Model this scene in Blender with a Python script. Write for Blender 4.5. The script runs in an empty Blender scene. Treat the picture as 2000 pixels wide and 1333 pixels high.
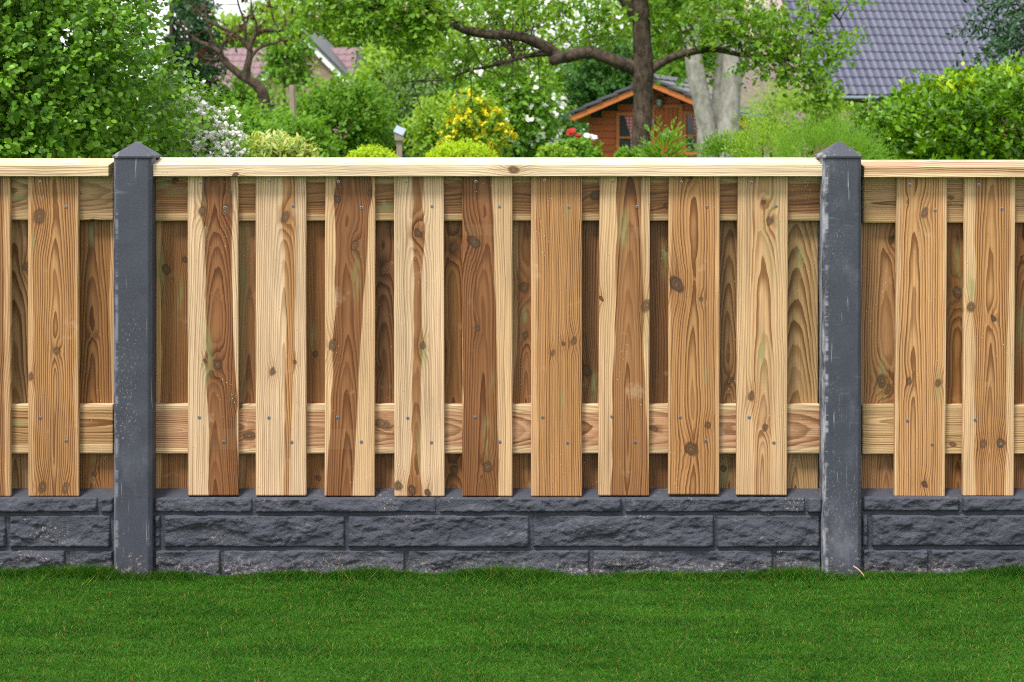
import bpy, math, random
import numpy as np
from mathutils import Vector, Matrix

# ------------------------------------------------------------------ camera, sky, sun, exposure
FPX, HORIZ, DCAM, ZC = 3585.0, 250.0, 5.0, 1.213      # focal length in photo pixels, eye line row, metres to the fence, eye height
scn = bpy.context.scene
cd = bpy.data.cameras.new('camera'); cam = bpy.data.objects.new('camera', cd)
scn.collection.objects.link(cam); scn.camera = cam
cam.location = (0, -DCAM, ZC); cam.rotation_euler = (math.radians(90), 0, 0)
cd.sensor_width = 36.0; cd.lens = FPX / 2000 * 36.0
cd.shift_y = -(666.5 - HORIZ) / 2000
cd.clip_start = 0.1; cd.clip_end = 2000
cd.dof.use_dof = True; cd.dof.focus_distance = DCAM; cd.dof.aperture_fstop = 9.0

SUN_EL, SUN_AZ = math.radians(60), math.radians(216)   # azimuth from +Y, clockwise: high, behind the camera
world = bpy.data.worlds.new('World'); scn.world = world; world.use_nodes = True
wn = world.node_tree; wn.nodes.clear()
sky = wn.nodes.new('ShaderNodeTexSky'); sky.sky_type = 'NISHITA'; sky.sun_disc = False
sky.sun_elevation = SUN_EL; sky.sun_rotation = SUN_AZ; sky.air_density = 1.0; sky.dust_density = 1.0; sky.ozone_density = 1.0
hs = wn.nodes.new('ShaderNodeHueSaturation'); hs.inputs['Saturation'].default_value = 0.30
# an even veil of thin white cloud over the whole sky
cl = wn.nodes.new('ShaderNodeMix'); cl.data_type = 'RGBA'; cl.inputs[0].default_value = 0.72; cl.inputs[7].default_value = (5.4, 5.5, 5.7, 1.0)
bg = wn.nodes.new('ShaderNodeBackground'); bg.inputs['Strength'].default_value = 0.15
wo = wn.nodes.new('ShaderNodeOutputWorld')
wn.links.new(sky.outputs[0], hs.inputs['Color']); wn.links.new(hs.outputs[0], cl.inputs[6]); wn.links.new(cl.outputs[2], bg.inputs['Color']); wn.links.new(bg.outputs[0], wo.inputs['Surface'])
sd = bpy.data.lights.new('sun', 'SUN'); sd.energy = 2.7; sd.angle = math.radians(14); sd.color = (1.0, 0.965, 0.91)
sun = bpy.data.objects.new('sun', sd); scn.collection.objects.link(sun)
sv = Vector((math.sin(SUN_AZ) * math.cos(SUN_EL), math.cos(SUN_AZ) * math.cos(SUN_EL), math.sin(SUN_EL)))
sun.rotation_euler = sv.to_track_quat('Z', 'Y').to_euler()
vs = scn.view_settings
vs.view_transform = 'Standard'; vs.look = 'None'; vs.gamma = 1.0; vs.use_curve_mapping = False; vs.exposure = 0.92
scn.render.engine = 'CYCLES'
scn.cycles.use_denoising = False; scn.cycles.filter_width = 0.95
scn.cycles.max_bounces = 5; scn.cycles.diffuse_bounces = 4; scn.cycles.glossy_bounces = 2; scn.cycles.transmission_bounces = 3
scn.cycles.use_adaptive_sampling = True; scn.cycles.adaptive_threshold = 0.01

# ------------------------------------------------------------------ helpers
rng = np.random.default_rng(7)
random.seed(7)
COL = scn.collection
def W(px, py, d):
    """a point of the photo's pixel grid at d metres from the camera, as a place in the garden"""
    return Vector(((px - 1000) * d / FPX, d - DCAM, ZC + (HORIZ - py) * d / FPX))

def link(o, parent=None):
    COL.objects.link(o)
    if parent is not None: o.parent = parent
    return o
def tag(o, label=None, cat=None, group=None, kind=None):
    if label: o['label'] = label
    if cat: o['category'] = cat
    if group: o['group'] = group
    if kind: o['kind'] = kind
    return o
def empty(name, loc, label=None, cat=None, group=None, rz=0.0):
    o = bpy.data.objects.new(name, None); o.empty_display_size = 0.1
    o.location = loc; o.rotation_euler = (0, 0, rz); link(o)
    return tag(o, label, cat, group)
def mesh_np(name, v, f, mat=None, smooth=False):
    """v (n,3) floats, f (m,k) ints, all faces with k corners"""
    v = np.ascontiguousarray(v, dtype=np.float32); f = np.ascontiguousarray(f, dtype=np.int32)
    me = bpy.data.meshes.new(name)
    me.vertices.add(len(v)); me.vertices.foreach_set('co', v.ravel())
    k = f.shape[1]
    me.loops.add(f.size); me.loops.foreach_set('vertex_index', f.ravel())
    me.polygons.add(len(f)); me.polygons.foreach_set('loop_start', np.arange(0, f.size, k, dtype=np.int32))
    me.update(calc_edges=True)
    if smooth: me.polygons.foreach_set('use_smooth', np.ones(len(f), dtype=bool))
    if mat: me.materials.append(mat)
    return me
def mesh_py(name, v, f, mat=None, smooth=False):
    me = bpy.data.meshes.new(name); me.from_pydata([tuple(p) for p in v], [], f); me.update()
    if smooth:
        for p in me.polygons: p.use_smooth = True
    if mat: me.materials.append(mat)
    return me
def ob(name, me, parent=None, loc=(0, 0, 0), rot=(0, 0, 0)):
    o = bpy.data.objects.new(name, me); o.location = loc; o.rotation_euler = rot
    return link(o, parent)
def bevel(o, w, seg=2, ang=35):
    m = o.modifiers.new('bevel', 'BEVEL'); m.width = w; m.segments = seg; m.limit_method = 'ANGLE'; m.angle_limit = math.radians(ang)
    return o
class MB:
    """collects boxes, prisms and tubes into one mesh"""
    def __init__(s): s.v = []; s.f = []
    def add(s, v, f):
        n = len(s.v); s.v += [tuple(p) for p in v]; s.f += [tuple(i + n for i in q) for q in f]; return s
    def box(s, x0, x1, y0, y1, z0, z1):
        return s.add([(x0,y0,z0),(x1,y0,z0),(x1,y1,z0),(x0,y1,z0),(x0,y0,z1),(x1,y0,z1),(x1,y1,z1),(x0,y1,z1)],
                     [(0,3,2,1),(4,5,6,7),(0,1,5,4),(1,2,6,5),(2,3,7,6),(3,0,4,7)])
    def prism(s, poly, a0, a1, axis='z'):
        """poly: list of 2-D points, extruded a0..a1 along axis"""
        n = len(poly)
        def P(p, a): return {'z': (p[0], p[1], a), 'x': (a, p[0], p[1]), 'y': (p[0], a, p[1])}[axis]
        v = [P(p, a0) for p in poly] + [P(p, a1) for p in poly]
        f = [tuple(range(n))[::-1], tuple(range(n, 2*n))] + [(i, (i+1) % n, n + (i+1) % n, n + i) for i in range(n)]
        return s.add(v, f)
    def tube(s, pts, rad, n=8, wob=0.0):
        pts = [Vector(p) for p in pts]; ring0 = len(s.v); m = len(pts)
        up = Vector((0.123, 0.97, 0.2))
        for i, p in enumerate(pts):
            t = (pts[min(i+1, m-1)] - pts[max(i-1, 0)]).normalized()
            a = t.cross(up)
            if a.length < 1e-3: a = t.cross(Vector((1, 0, 0)))
            a.normalize(); b = t.cross(a)
            for k in range(n):
                th = 2*math.pi*k/n; r = rad[i] * (1 + wob * (random.random() - .5))
                s.v.append(tuple(p + a*(r*math.cos(th)) + b*(r*math.sin(th))))
        for i in range(m-1):
            for k in range(n):
                s.f.append((ring0+i*n+k, ring0+i*n+(k+1) % n, ring0+(i+1)*n+(k+1) % n, ring0+(i+1)*n+k))
        s.f.append(tuple(ring0 + k for k in range(n))[::-1]); s.f.append(tuple(ring0+(m-1)*n+k for k in range(n)))
        return s
    def build(s, name, mat, parent=None, smooth=False, loc=(0,0,0), rot=(0,0,0)):
        return ob(name, mesh_py(name, s.v, s.f, mat, smooth), parent, loc, rot)
def smooth_pts(pts, rad, per=4, jit=0.0):
    """Catmull-Rom through pts"""
    P = [Vector(p) for p in pts]; out = []; ro = []
    for i in range(len(P) - 1):
        p0, p1, p2, p3 = P[max(i-1, 0)], P[i], P[i+1], P[min(i+2, len(P)-1)]
        for k in range(per):
            t = k / per
            q = 0.5*((2*p1) + (p2-p0)*t + (2*p0-5*p1+4*p2-p3)*t*t + (3*p1-p0-3*p2+p3)*t**3)
            r = rad[i]*(1-t) + rad[i+1]*t
            out.append(q + Vector([(random.random()-.5)*2*jit*r for _ in range(3)])); ro.append(r)
    out.append(P[-1]); ro.append(rad[-1])
    return out, ro
def hash2(ix, iy, s):
    h = (ix.astype(np.int64)*374761393 + iy.astype(np.int64)*668265263 + s*974634777) & 0x7fffffff
    h = ((h ^ (h >> 13)) * 1274126177) & 0x7fffffff
    return ((h ^ (h >> 16)) & 0xffff) / 65535.0
def vnoise(x, y, s=0):
    ix = np.floor(x); iy = np.floor(y); fx = x-ix; fy = y-iy
    fx = fx*fx*(3-2*fx); fy = fy*fy*(3-2*fy)
    a = hash2(ix, iy, s); b = hash2(ix+1, iy, s); c = hash2(ix, iy+1, s); d = hash2(ix+1, iy+1, s)
    return (a*(1-fx)+b*fx)*(1-fy) + (c*(1-fx)+d*fx)*fy
def fbm(x, y, s=0, o=4):
    r = 0; a = .5
    for k in range(o):
        r = r + a*vnoise(x, y, s+17*k); x = x*2.03+3.1; y = y*2.03+1.7; a *= .5
    return r

# ------------------------------------------------------------------ shader expressions
class E:
    """a socket with arithmetic, so that node trees read as formulas"""
    nt = None
    def __init__(s, sock): s.s = sock
    @staticmethod
    def m(op, *a, clamp=False):
        n = E.nt.nodes.new('ShaderNodeMath'); n.operation = op; n.use_clamp = clamp
        for i, x in enumerate(a):
            if isinstance(x, E): E.nt.links.new(x.s, n.inputs[i])
            else: n.inputs[i].default_value = float(x)
        return E(n.outputs[0])
    def __add__(a, b): return E.m('ADD', a, b)
    __radd__ = __add__
    def __sub__(a, b): return E.m('SUBTRACT', a, b)
    def __rsub__(a, b): return E.m('SUBTRACT', b, a)
    def __mul__(a, b): return E.m('MULTIPLY', a, b)
    __rmul__ = __mul__
    def __truediv__(a, b): return E.m('DIVIDE', a, b)
    def __pow__(a, b): return E.m('POWER', a, b)
def put(x, sock):
    if isinstance(x, E): E.nt.links.new(x.s, sock)
    elif isinstance(x, (tuple, list)): sock.default_value = tuple(x) + ((1.0,) if len(sock.default_value) == 4 and len(x) == 3 else ())
    else: sock.default_value = x
def emin(a, b): return E.m('MINIMUM', a, b)
def emax(a, b): return E.m('MAXIMUM', a, b)
def sstep(a, b, x):
    n = E.nt.nodes.new('ShaderNodeMapRange'); n.interpolation_type = 'SMOOTHSTEP'
    put(x, n.inputs['Value']); put(a, n.inputs['From Min']); put(b, n.inputs['From Max'])
    return E(n.outputs['Result'])
def cmix(f, a, b, mode='MIX'):
    n = E.nt.nodes.new('ShaderNodeMix'); n.data_type = 'RGBA'; n.blend_type = mode
    put(f, n.inputs[0]); put(a, n.inputs[6]); put(b, n.inputs[7])
    return E(n.outputs[2])
def vec(x, y, z):
    n = E.nt.nodes.new('ShaderNodeCombineXYZ')
    for i, q in enumerate((x, y, z)): put(q, n.inputs[i])
    return E(n.outputs[0])
def xyz(v):
    n = E.nt.nodes.new('ShaderNodeSeparateXYZ'); put(v, n.inputs[0]); return E(n.outputs[0]), E(n.outputs[1]), E(n.outputs[2])
def noise(v, scale, detail=2.0, rough=0.5, out='Fac'):
    n = E.nt.nodes.new('ShaderNodeTexNoise'); put(v, n.inputs['Vector']); n.inputs['Scale'].default_value = scale
    n.inputs['Detail'].default_value = detail; n.inputs['Roughness'].default_value = rough
    return E(n.outputs[0])
def white(v):
    n = E.nt.nodes.new('ShaderNodeTexWhiteNoise'); n.noise_dimensions = '1D'; put(v, n.inputs['W']); return E(n.outputs[0])
def voro(v, scale):
    n = E.nt.nodes.new('ShaderNodeTexVoronoi'); put(v, n.inputs['Vector']); n.inputs['Scale'].default_value = scale; return E(n.outputs['Distance'])
def oattr(name, out='Vector'):
    n = E.nt.nodes.new('ShaderNodeAttribute'); n.attribute_type = 'OBJECT'; n.attribute_name = name; return E(n.outputs[out])
def pos(kind='Object'):
    n = E.nt.nodes.new('ShaderNodeTexCoord'); return E(n.outputs[kind])
def island():
    n = E.nt.nodes.new('ShaderNodeNewGeometry'); return E(n.outputs['Random Per Island'])
def orand():
    n = E.nt.nodes.new('ShaderNodeObjectInfo'); return E(n.outputs['Random'])
def bump(h, strength, dist):
    n = E.nt.nodes.new('ShaderNodeBump'); put(h, n.inputs['Height']); n.inputs['Strength'].default_value = strength; n.inputs['Distance'].default_value = dist
    return E(n.outputs[0])
def new_mat(name):
    m = bpy.data.materials.new(name); m.use_nodes = True; E.nt = m.node_tree; E.nt.nodes.clear(); return m
def finish(color, rough=0.6, normal=None, spec=0.35, metal=0.0, transl=None, coat=0.0):
    nt = E.nt
    b = nt.nodes.new('ShaderNodeBsdfPrincipled'); o = nt.nodes.new('ShaderNodeOutputMaterial')
    put(color, b.inputs['Base Color']); put(rough, b.inputs['Roughness']); b.inputs['Specular IOR Level'].default_value = spec
    b.inputs['Metallic'].default_value = metal; b.inputs['Coat Weight'].default_value = coat
    if normal is not None: put(normal, b.inputs['Normal'])
    if transl:
        t = nt.nodes.new('ShaderNodeBsdfTranslucent'); put(transl[1], t.inputs['Color'])
        mx = nt.nodes.new('ShaderNodeMixShader'); mx.inputs[0].default_value = transl[0]
        nt.links.new(b.outputs[0], mx.inputs[1]); nt.links.new(t.outputs[0], mx.inputs[2]); nt.links.new(mx.outputs[0], o.inputs[0])
    else: nt.links.new(b.outputs[0], o.inputs[0])
M = {}
def flat_mat(name, c, rough=0.6, var=0.12, scale=6.0, **k):
    m = new_mat(name); n = noise(pos(), scale, 4.0)
    v = (n - 0.5) * (2*var) + 1.0
    finish(cmix(1.0, c, vec(v, v, v), 'MULTIPLY'), rough, **k); M[name] = m; return m

def wood_material():
    m = new_mat('sawn_pine'); P = pos(); x, y, z = xyz(P)
    seed, sp, ln = xyz(oattr('misc'))
    cx, d0, d1 = xyz(oattr('grain'))
    t = z / ln
    def track(nm):
        b, mid, tp = xyz(oattr(nm))
        return b + (mid - b)*emin(t*2.0, 1.0) + (tp - mid)*emax(t*2.0 - 1.0, 0.0)
    low = noise(vec(seed, x*2.0, z*2.2 + seed), 1.0, 1.0) - 0.5
    low2 = noise(vec(seed + 7.7, z*5.0, x*5.0), 1.0, 1.0) - 0.5
    edge = noise(vec(seed*3.0, z*9.0, 0.0), 1.0, 1.0) - 0.5
    edge2 = low2*0.8 - edge*0.3
    # knots bend the rings around themselves
    push = 0.0; kmask = 0.0; krim = 0.0; halo = 0.0; kring = 0.0; tail = 0.0; kdark = 0.0
    wn1 = noise(vec(x*75.0, seed, z*45.0), 1.0, 1.0) - 0.5; wn2 = wn1*0.7 + low2*0.3
    wx = x + wn1*0.011; wz = z + wn2*0.014
    for i in range(1, 6):
        kx, kz, ks = xyz(oattr('k%d' % i)); ks = ks*0.86
        rk = white(kz*37.0 + seed)
        dx = (wx - kx)/ks; dz = (wz - kz)/ks
        dxx = dx*dx; dzs = (dz + dx*(rk - 0.5))*(0.62 + rk*0.35); dzz = dzs*dzs
        q = E.m('SQRT', dxx + dzz)
        g = E.m('EXPONENT', (dxx*0.19 + dz*dz*0.034) * -1.0)
        push = g*ks*1.6 + push; halo = g + halo
        km = 1.0 - sstep(0.75, 1.0, q)
        kmask = emax(km, kmask); kdark = emax(km*rk, kdark)
        krim = emax((1.0 - sstep(1.0, 1.45, q))*sstep(0.5, 0.9, q)*(0.6 + rk*0.4), krim)
        kring = km*E.m('SINE', q*11.0) + kring
        # the dark flame of included bark that runs on above the knot
        tail = emax((1.0 - sstep(0.12, 0.42, E.m('ABSOLUTE', dx)*(1.0 + dz*0.16)))*sstep(0.5, 1.0, dz)*(1.0 - sstep(2.0, 5.5, dz))*rk, tail)
    X = (x - cx + low*0.02 + low2*0.006)*1.3
    dep = d0 + d1*z + (noise(vec(seed*1.7, z*1.6, 2.0), 1.0, 0.0) - 0.5)*0.05 + low2*0.008
    r = E.m('SQRT', X*X + dep*dep) + push + (noise(vec(x*20.0, seed, z*4.0), 1.0, 3.0, 0.6) - 0.5)*0.012
    ph = r / (sp*1.0) + low2*0.5
    fl = E.m('FLOOR', ph); fr = ph - fl
    late = sstep(0.15, 0.85, fr) * (1.0 - sstep(0.92, 1.0, fr)) * (0.45 + 0.85*white(fl + seed))
    fib = noise(vec(x*420.0, y*420.0 + seed, z*9.0), 1.0, 1.0, 0.7)
    fib2 = noise(vec(x*90.0, y*90.0 + seed, z*2.2), 1.0, 2.0, 0.6)
    L = track('hl') + edge*0.016 - halo*0.008; R = track('hr') + edge2*0.016 + halo*0.008
    heart = sstep(-0.0022, 0.0022, x - L) * sstep(-0.0022, 0.0022, R - x)
    blot = noise(vec(x*9.0, seed, z*3.0), 1.0, 3.0)
    base = cmix(heart, oattr('sap', 'Color'), oattr('heart', 'Color'))
    v = 0.34 + 0.52*fib2 + 0.55*fib + 0.52*blot - 0.12
    base = cmix(1.0, base, vec(v, v, v), 'MULTIPLY')
    latec = cmix(1.0, base, (0.36, 0.26, 0.17), 'MULTIPLY')
    c = cmix(emin(late*(0.52 + 0.30*heart), 1.0), base, latec)
    streak = sstep(0.56, 0.72, noise(vec(x*190.0, y*60.0 + seed, z*2.6), 1.0, 1.0))
    c = cmix(streak*0.36, c, latec)
    c = cmix(emin(halo, 1.0)*0.38, c, cmix(1.0, c, (0.62, 0.45, 0.30), 'MULTIPLY'))
    # treatment stains: pale green-grey smears drawn out along the grain
    grn = sstep(0.35, 0.6, noise(vec(x*60.0, seed, z*16.0), 1.0, 2.0))
    for nm in ('g1', 'g2'):
        gx, gz, gs = xyz(oattr(nm)); dx = x - gx; dz = z - gz
        g = E.m('EXPONENT', ((dx/gs)*(dx/gs) + (dz/(gs*5.0))*(dz/(gs*5.0))) * -1.0) * grn
        c = cmix(g*0.75, c, (0.235, 0.25, 0.10))
    kc = cmix(kring*0.5 + 0.5, (0.085, 0.042, 0.018), (0.21, 0.115, 0.055))
    c = cmix(tail*0.6, c, (0.11, 0.055, 0.022))
    c = cmix(kmask*0.9, c, kc); c = cmix(kdark*0.55, c, (0.05, 0.028, 0.017)); c = cmix(krim*0.85, c, (0.05, 0.023, 0.011))
    # lighter bands where the boards lay on stacking sticks
    bz, bh, bs = xyz(oattr('band'))
    bm = (1.0 - sstep(bh - 0.0015, bh + 0.0015, E.m('ABSOLUTE', z - bz + low2*0.004)))*bs
    c = cmix(bm*0.30, c, cmix(0.55, c, (0.52, 0.33, 0.16)), 'MIX')
    # resin, sawdust specks and small dark pin marks
    reg = sstep(0.5, 0.68, noise(vec(x*5.0, seed*2.0, z*4.0), 1.0, 2.0))
    sp1 = (1.0 - sstep(0.10, 0.17, voro(vec(x, y + seed, z*0.8), 150.0)))*reg*sstep(0.5, 0.6, noise(vec(x, seed, z), 90.0, 1.0))
    c = cmix(sp1*0.85, c, (0.72, 0.70, 0.52))
    sp2 = (1.0 - sstep(0.08, 0.14, voro(vec(x, y + seed + 4.0, z*0.6), 110.0)))*sstep(0.53, 0.62, noise(vec(x, seed + 3.0, z), 40.0, 1.0))
    c = cmix(sp2*0.6, c, (0.10, 0.07, 0.035))
    wear = sstep(0.62, 0.78, noise(vec(x*12.0, z*12.0, seed + 9.0), 1.0, 3.0, 0.65))
    c = cmix(wear*0.30, c, (0.58, 0.44, 0.28))
    finish(c, 0.62 - 0.12*heart, bump(fib, 0.5, 0.0012), spec=0.3)
    M['wood'] = m
wood_material()

def concrete_material():
    m = new_mat('anthracite_concrete'); P = pos(); x, y, z = xyz(P)
    seed, sc, hw = xyz(oattr('misc'))
    n = noise(vec(x, y + seed, z), 9.0, 5.0, 0.6); n2 = noise(vec(x*1.0, y + seed, z), 160.0, 3.0, 0.7)
    v = 0.15 + 0.75*n + 0.95*n2
    c = cmix(1.0, (0.044, 0.047, 0.064), vec(v, v, v), 'MULTIPLY')
    cloud = sstep(0.50, 0.78, noise(vec(x*9.0, seed, z*5.0), 1.0, 5.0, 0.68))
    c = cmix(cloud*(0.10 + 0.34*sc), c, (0.24, 0.245, 0.28))
    # scratches: short level strokes and long upright scuffs
    s1 = sstep(0.60, 0.72, noise(vec(x*16.0, seed, z*85.0), 1.0, 3.0))*sstep(0.50, 0.68, noise(vec(x*9.0, seed + 3.0, z*6.0), 1.0, 2.0))
    s2 = sstep(0.62, 0.74, noise(vec(x*150.0, y*150.0, z*9.0 + seed), 1.0, 3.0))*sstep(0.45, 0.62, noise(vec(x*10.0, seed + 8.0, z*3.5), 1.0, 3.0))
    c = cmix(s1*(0.14 + 0.22*sc), c, (0.34, 0.345, 0.38)); c = cmix(s2*(0.25 + 0.55*sc), c, (0.38, 0.385, 0.42))
    # chalky wear on the left arris
    ed = (1.0 - sstep(0.001, 0.007, E.m('ABSOLUTE', x + hw)))*sstep(0.47, 0.60, noise(vec(seed, 1.0, z*22.0), 1.0, 4.0, 0.7))
    ed2 = (1.0 - sstep(hw - 0.004, hw + 0.016, E.m('ABSOLUTE', x + hw*1.45)*3.0))*sstep(0.40, 0.62, noise(vec(seed + 2.0, y*40.0, z*9.0), 1.0, 4.0, 0.7))*sc
    c = cmix(ed*(0.12 + 0.5*sc), c, (0.42, 0.43, 0.47)); c = cmix(ed2*0.8, c, (0.42, 0.43, 0.47))
    # dried sand
    sd_ = sstep(0.57, 0.66, noise(vec(x*1.6, seed, z), 110.0, 3.0, 0.7))*sstep(0.47, 0.60, noise(vec(x*11.0, seed + 5.0, z*4.0), 1.0, 3.0))
    c = cmix(sd_*0.6, c, (0.30, 0.26, 0.22))
    foot = sstep(0.60, 0.70, noise(vec(x, seed, z), 75.0, 4.0, 0.7) + (1.0 - sstep(0.0, 0.09, z))*0.14)*(1.0 - sstep(0.05, 0.2, z))
    c = cmix(foot*0.7, c, (0.33, 0.265, 0.20))
    finish(c, 0.62, bump(n2 + s2*0.4, 0.4, 0.0012), spec=0.4)
    M['concrete'] = m
concrete_material()

def block_material():
    m = new_mat('rock_face_concrete'); P = pos('Object'); x, y, z = xyz(P)
    seed, sc, hw = xyz(oattr('misc'))
    n = noise(vec(x, y + seed, z), 14.0, 5.0, 0.6); n2 = noise(vec(x, y + seed, z), 240.0, 4.0, 0.75); n3 = noise(vec(x, y + seed, z*1.4), 60.0, 4.0, 0.6)
    v = 0.55 + 0.5*n + 0.5*n2
    c = cmix(1.0, (0.052, 0.055, 0.072), vec(v, v, v), 'MULTIPLY')
    dust = sstep(0.52, 0.66, n3)*sstep(0.45, 0.62, noise(vec(x*7.0, seed, z*9.0), 1.0, 3.0))
    c = cmix(dust*0.28, c, (0.20, 0.20, 0.22))
    sand = sstep(0.55, 0.66, noise(vec(x, seed, z), 120.0, 4.0, 0.75))*sstep(0.56, 0.68, noise(vec(x*6.0, seed + 2.0, z*10.0), 1.0, 3.0))
    c = cmix(sand*0.9, c, (0.44, 0.35, 0.275))
    # sand splashed up from the soil along the foot of the wall, higher here and lower there
    xw, yw, zw = xyz(E(E.nt.nodes.new('ShaderNodeNewGeometry').outputs['Position']))
    reach = -0.018 + 0.10*noise(vec(xw*5.0, 0.0, 0.0), 1.0, 3.0)
    splash = (1.0 - sstep(reach - 0.03, reach + 0.03, zw))*sstep(0.50, 0.62, noise(vec(xw, 3.0, zw), 110.0, 4.0, 0.75))
    c = cmix(splash*0.75, c, (0.36, 0.29, 0.225))
    finish(c, 0.68, bump(n2*0.7 + n3, 1.0, 0.005), spec=0.35)
    M['block'] = m
block_material()

def leaf_mat(name, dark, light, tr=0.3, rough=0.5, trc=None, spec=0.22, sp=1.0):
    """per-leaf colour between two greens"""
    m = new_mat(name); i = island(); nz = noise(pos(), 3.0*sp, 2.0)
    f = E.m('ADD', i*0.75, (nz - 0.35)*0.75, clamp=True)
    c = cmix(f, dark, light)
    finish(c, rough, spec=spec, transl=(tr, cmix(1.0, c, trc or (1.55, 1.35, 0.45), 'MULTIPLY')))
    M[name] = m; return m
# ------------------------------------------------------------------ the lawn and ground
def lawn():
    m = new_mat('turf_soil'); P = pos(); x, y, z = xyz(P)
    n = noise(P, 2.2, 4.0); n2 = noise(vec(x, y*1.0, 0.0), 140.0, 3.0, 0.7)
    c = cmix(n2, (0.014, 0.065, 0.003), (0.045, 0.130, 0.008)); c = cmix(sstep(0.4, 0.7, n)*0.4, c, (0.045, 0.10, 0.016))
    finish(c, 0.85, bump(n2, 0.5, 0.004), spec=0.1)
    gx = np.concatenate([[-400, -100, -30, -9], np.linspace(-5, 5, 60), [9, 30, 100, 400]])
    gy = np.concatenate([[-300, -60, -15, -6], np.linspace(-4, 0.6, 30), [2, 10, 40, 120, 500]])
    X, Y = np.meshgrid(gx, gy); near = np.exp(-(X/6)**2)*(Y > -6)*(Y < 1.5)
    Z = (fbm(X*1.4+50, Y*1.4+50, 3, 3) - 0.45)*0.02*near
    n = len(gx); idx = np.arange(len(gx)*len(gy)).reshape(len(gy), n)
    f = np.stack([idx[:-1, :-1], idx[:-1, 1:], idx[1:, 1:], idx[1:, :-1]], -1).reshape(-1, 4)
    g = ob('ground', mesh_np('ground', np.stack([X, Y, Z], -1).reshape(-1, 3), f, m, True)); tag(g, kind='structure')
    # grass blades: single tapering triangles, thickest where the photograph looks
    gm = new_mat('grass_blade'); i = island(); xw, yw, zw = xyz(pos())
    # mowing leaves low streaks that lie across the view
    st = noise(vec(xw*1.6, yw*10.0, 0.0), 1.0, 4.0, 0.6); fine = noise(vec(xw*7.0, yw*30.0, 4.0), 1.0, 3.0)
    f = E.m('ADD', i*0.75, (st - 0.5)*1.3 + (fine - 0.5)*1.0 + 0.1, clamp=True)
    c = cmix(f, (0.005, 0.050, 0.003), (0.058, 0.185, 0.012))
    c = cmix(sstep(0.91, 0.96, i)*0.75, c, (0.22, 0.26, 0.05)); c = cmix((1.0 - sstep(0.025, 0.035, i))*0.85, c, (0.24, 0.13, 0.04))
    finish(c, 0.6, spec=0.10, transl=(0.25, cmix(1.0, c, (1.3, 1.3, 0.5), 'MULTIPLY')))
    N1, N2, N3 = 640000, 80000, 50000
    px = np.concatenate([rng.uniform(-1.75, 1.75, N1), rng.uniform(-4.2, 4.2, N2), rng.uniform(-2.2, 2.2, N3)])
    py = np.concatenate([rng.uniform(-1.35, -0.015, N1), rng.uniform(-3.2, -0.015, N2), -0.018 - rng.exponential(0.022, N3)])
    thin = np.concatenate([np.zeros(N1), np.ones(N2), np.zeros(N3)])
    pz = (fbm(px*1.4+50, py*1.4+50, 3, 3) - 0.45)*0.02*np.exp(-(px/6)**2) - 0.002
    a = rng.uniform(0, 2*np.pi, len(px)); lean = rng.uniform(0.5, 2.0, len(px))
    edge_h = 1.0 + np.where(np.arange(len(px)) >= N1+N2, 2.9*(fbm(px*5.0, px*0+3, 8, 4) - 0.25)*2.0, 0.0)
    h = rng.uniform(0.005, 0.011, len(px))*edge_h*(0.8 + 0.5*vnoise(px*9, py*9, 5))
    w = rng.uniform(0.0007, 0.0013, len(px))*(1 + 1.2*thin)
    ca, sa = np.cos(a), np.sin(a); tip = np.stack([px + ca*h*lean, py + sa*h*lean, pz + h*1.0], -1)
    b = rng.uniform(0, 2*np.pi, len(px)); bx, by = np.cos(b)*w, np.sin(b)*w
    tip[:, 1] = np.minimum(tip[:, 1], -0.008)
    v = np.stack([np.stack([px-bx, py-by, pz], -1), np.stack([px+bx, py+by, pz], -1), tip], 1).reshape(-1, 3)
    g = ob('grass', mesh_np('grass', v, np.arange(len(v)).reshape(-1, 3), gm)); tag(g, 'short mown green lawn in front of the wooden fence', 'grass', kind='stuff')
lawn()

# ------------------------------------------------------------------ the fence
_k = [0]
FAR = (9.0, 9.0, 0.001)
def wood_props(o, sap, heart, hl, hr, ln, knots=(), green=(), grain=None, sp=None, band=None):
    _k[0] += 1
    o['misc'] = (float(_k[0])*3.371 % 97, sp or random.uniform(0.0062, 0.0085), ln)
    o['grain'] = grain or (random.uniform(-.03, .03), random.uniform(0.004, 0.02), random.choice([-1, 1])*random.uniform(0.03, 0.09))
    o['sap'] = tuple(sap); o['heart'] = tuple(heart); o['hl'] = tuple(float(q) for q in hl); o['hr'] = tuple(float(q) for q in hr)
    for i in range(5): o['k%d' % (i+1)] = tuple(float(q) for q in (knots[i] if i < len(knots) else FAR))
    for i in range(2): o['g%d' % (i+1)] = tuple(float(q) for q in (green[i] if i < len(green) else FAR))
    o['band'] = tuple(float(q) for q in (band or (9.0, 0.001, 0.0)))
screw_me = None
def screw_mesh():
    global screw_me
    if screw_me: return screw_me
    flat_mat('screw_steel', (0.30, 0.29, 0.33), 0.35, 0.1, 50, metal=0.8)
    flat_mat('screw_recess', (0.03, 0.028, 0.03), 0.6)
    b = MB(); n = 8
    # countersunk head with a drive recess, axis along y
    ring = lambda r, y: [(r*math.cos(2*math.pi*i/n), y, r*math.sin(2*math.pi*i/n)) for i in range(n)]
    v = ring(.0048, .001) + ring(.0046, -.0012) + ring(.002, -.0014) + ring(.0018, .0006)
    f = []
    for k in range(3): f += [(k*n+i, k*n+(i+1) % n, (k+1)*n+(i+1) % n, (k+1)*n+i) for i in range(n)]
    f.append(tuple(range(3*n, 4*n)))
    me = mesh_py('screw', v, f, M['screw_steel']); me.materials.append(M['screw_recess'])
    for p in me.polygons[2*n:]: p.material_index = 1
    screw_me = me; return me
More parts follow.
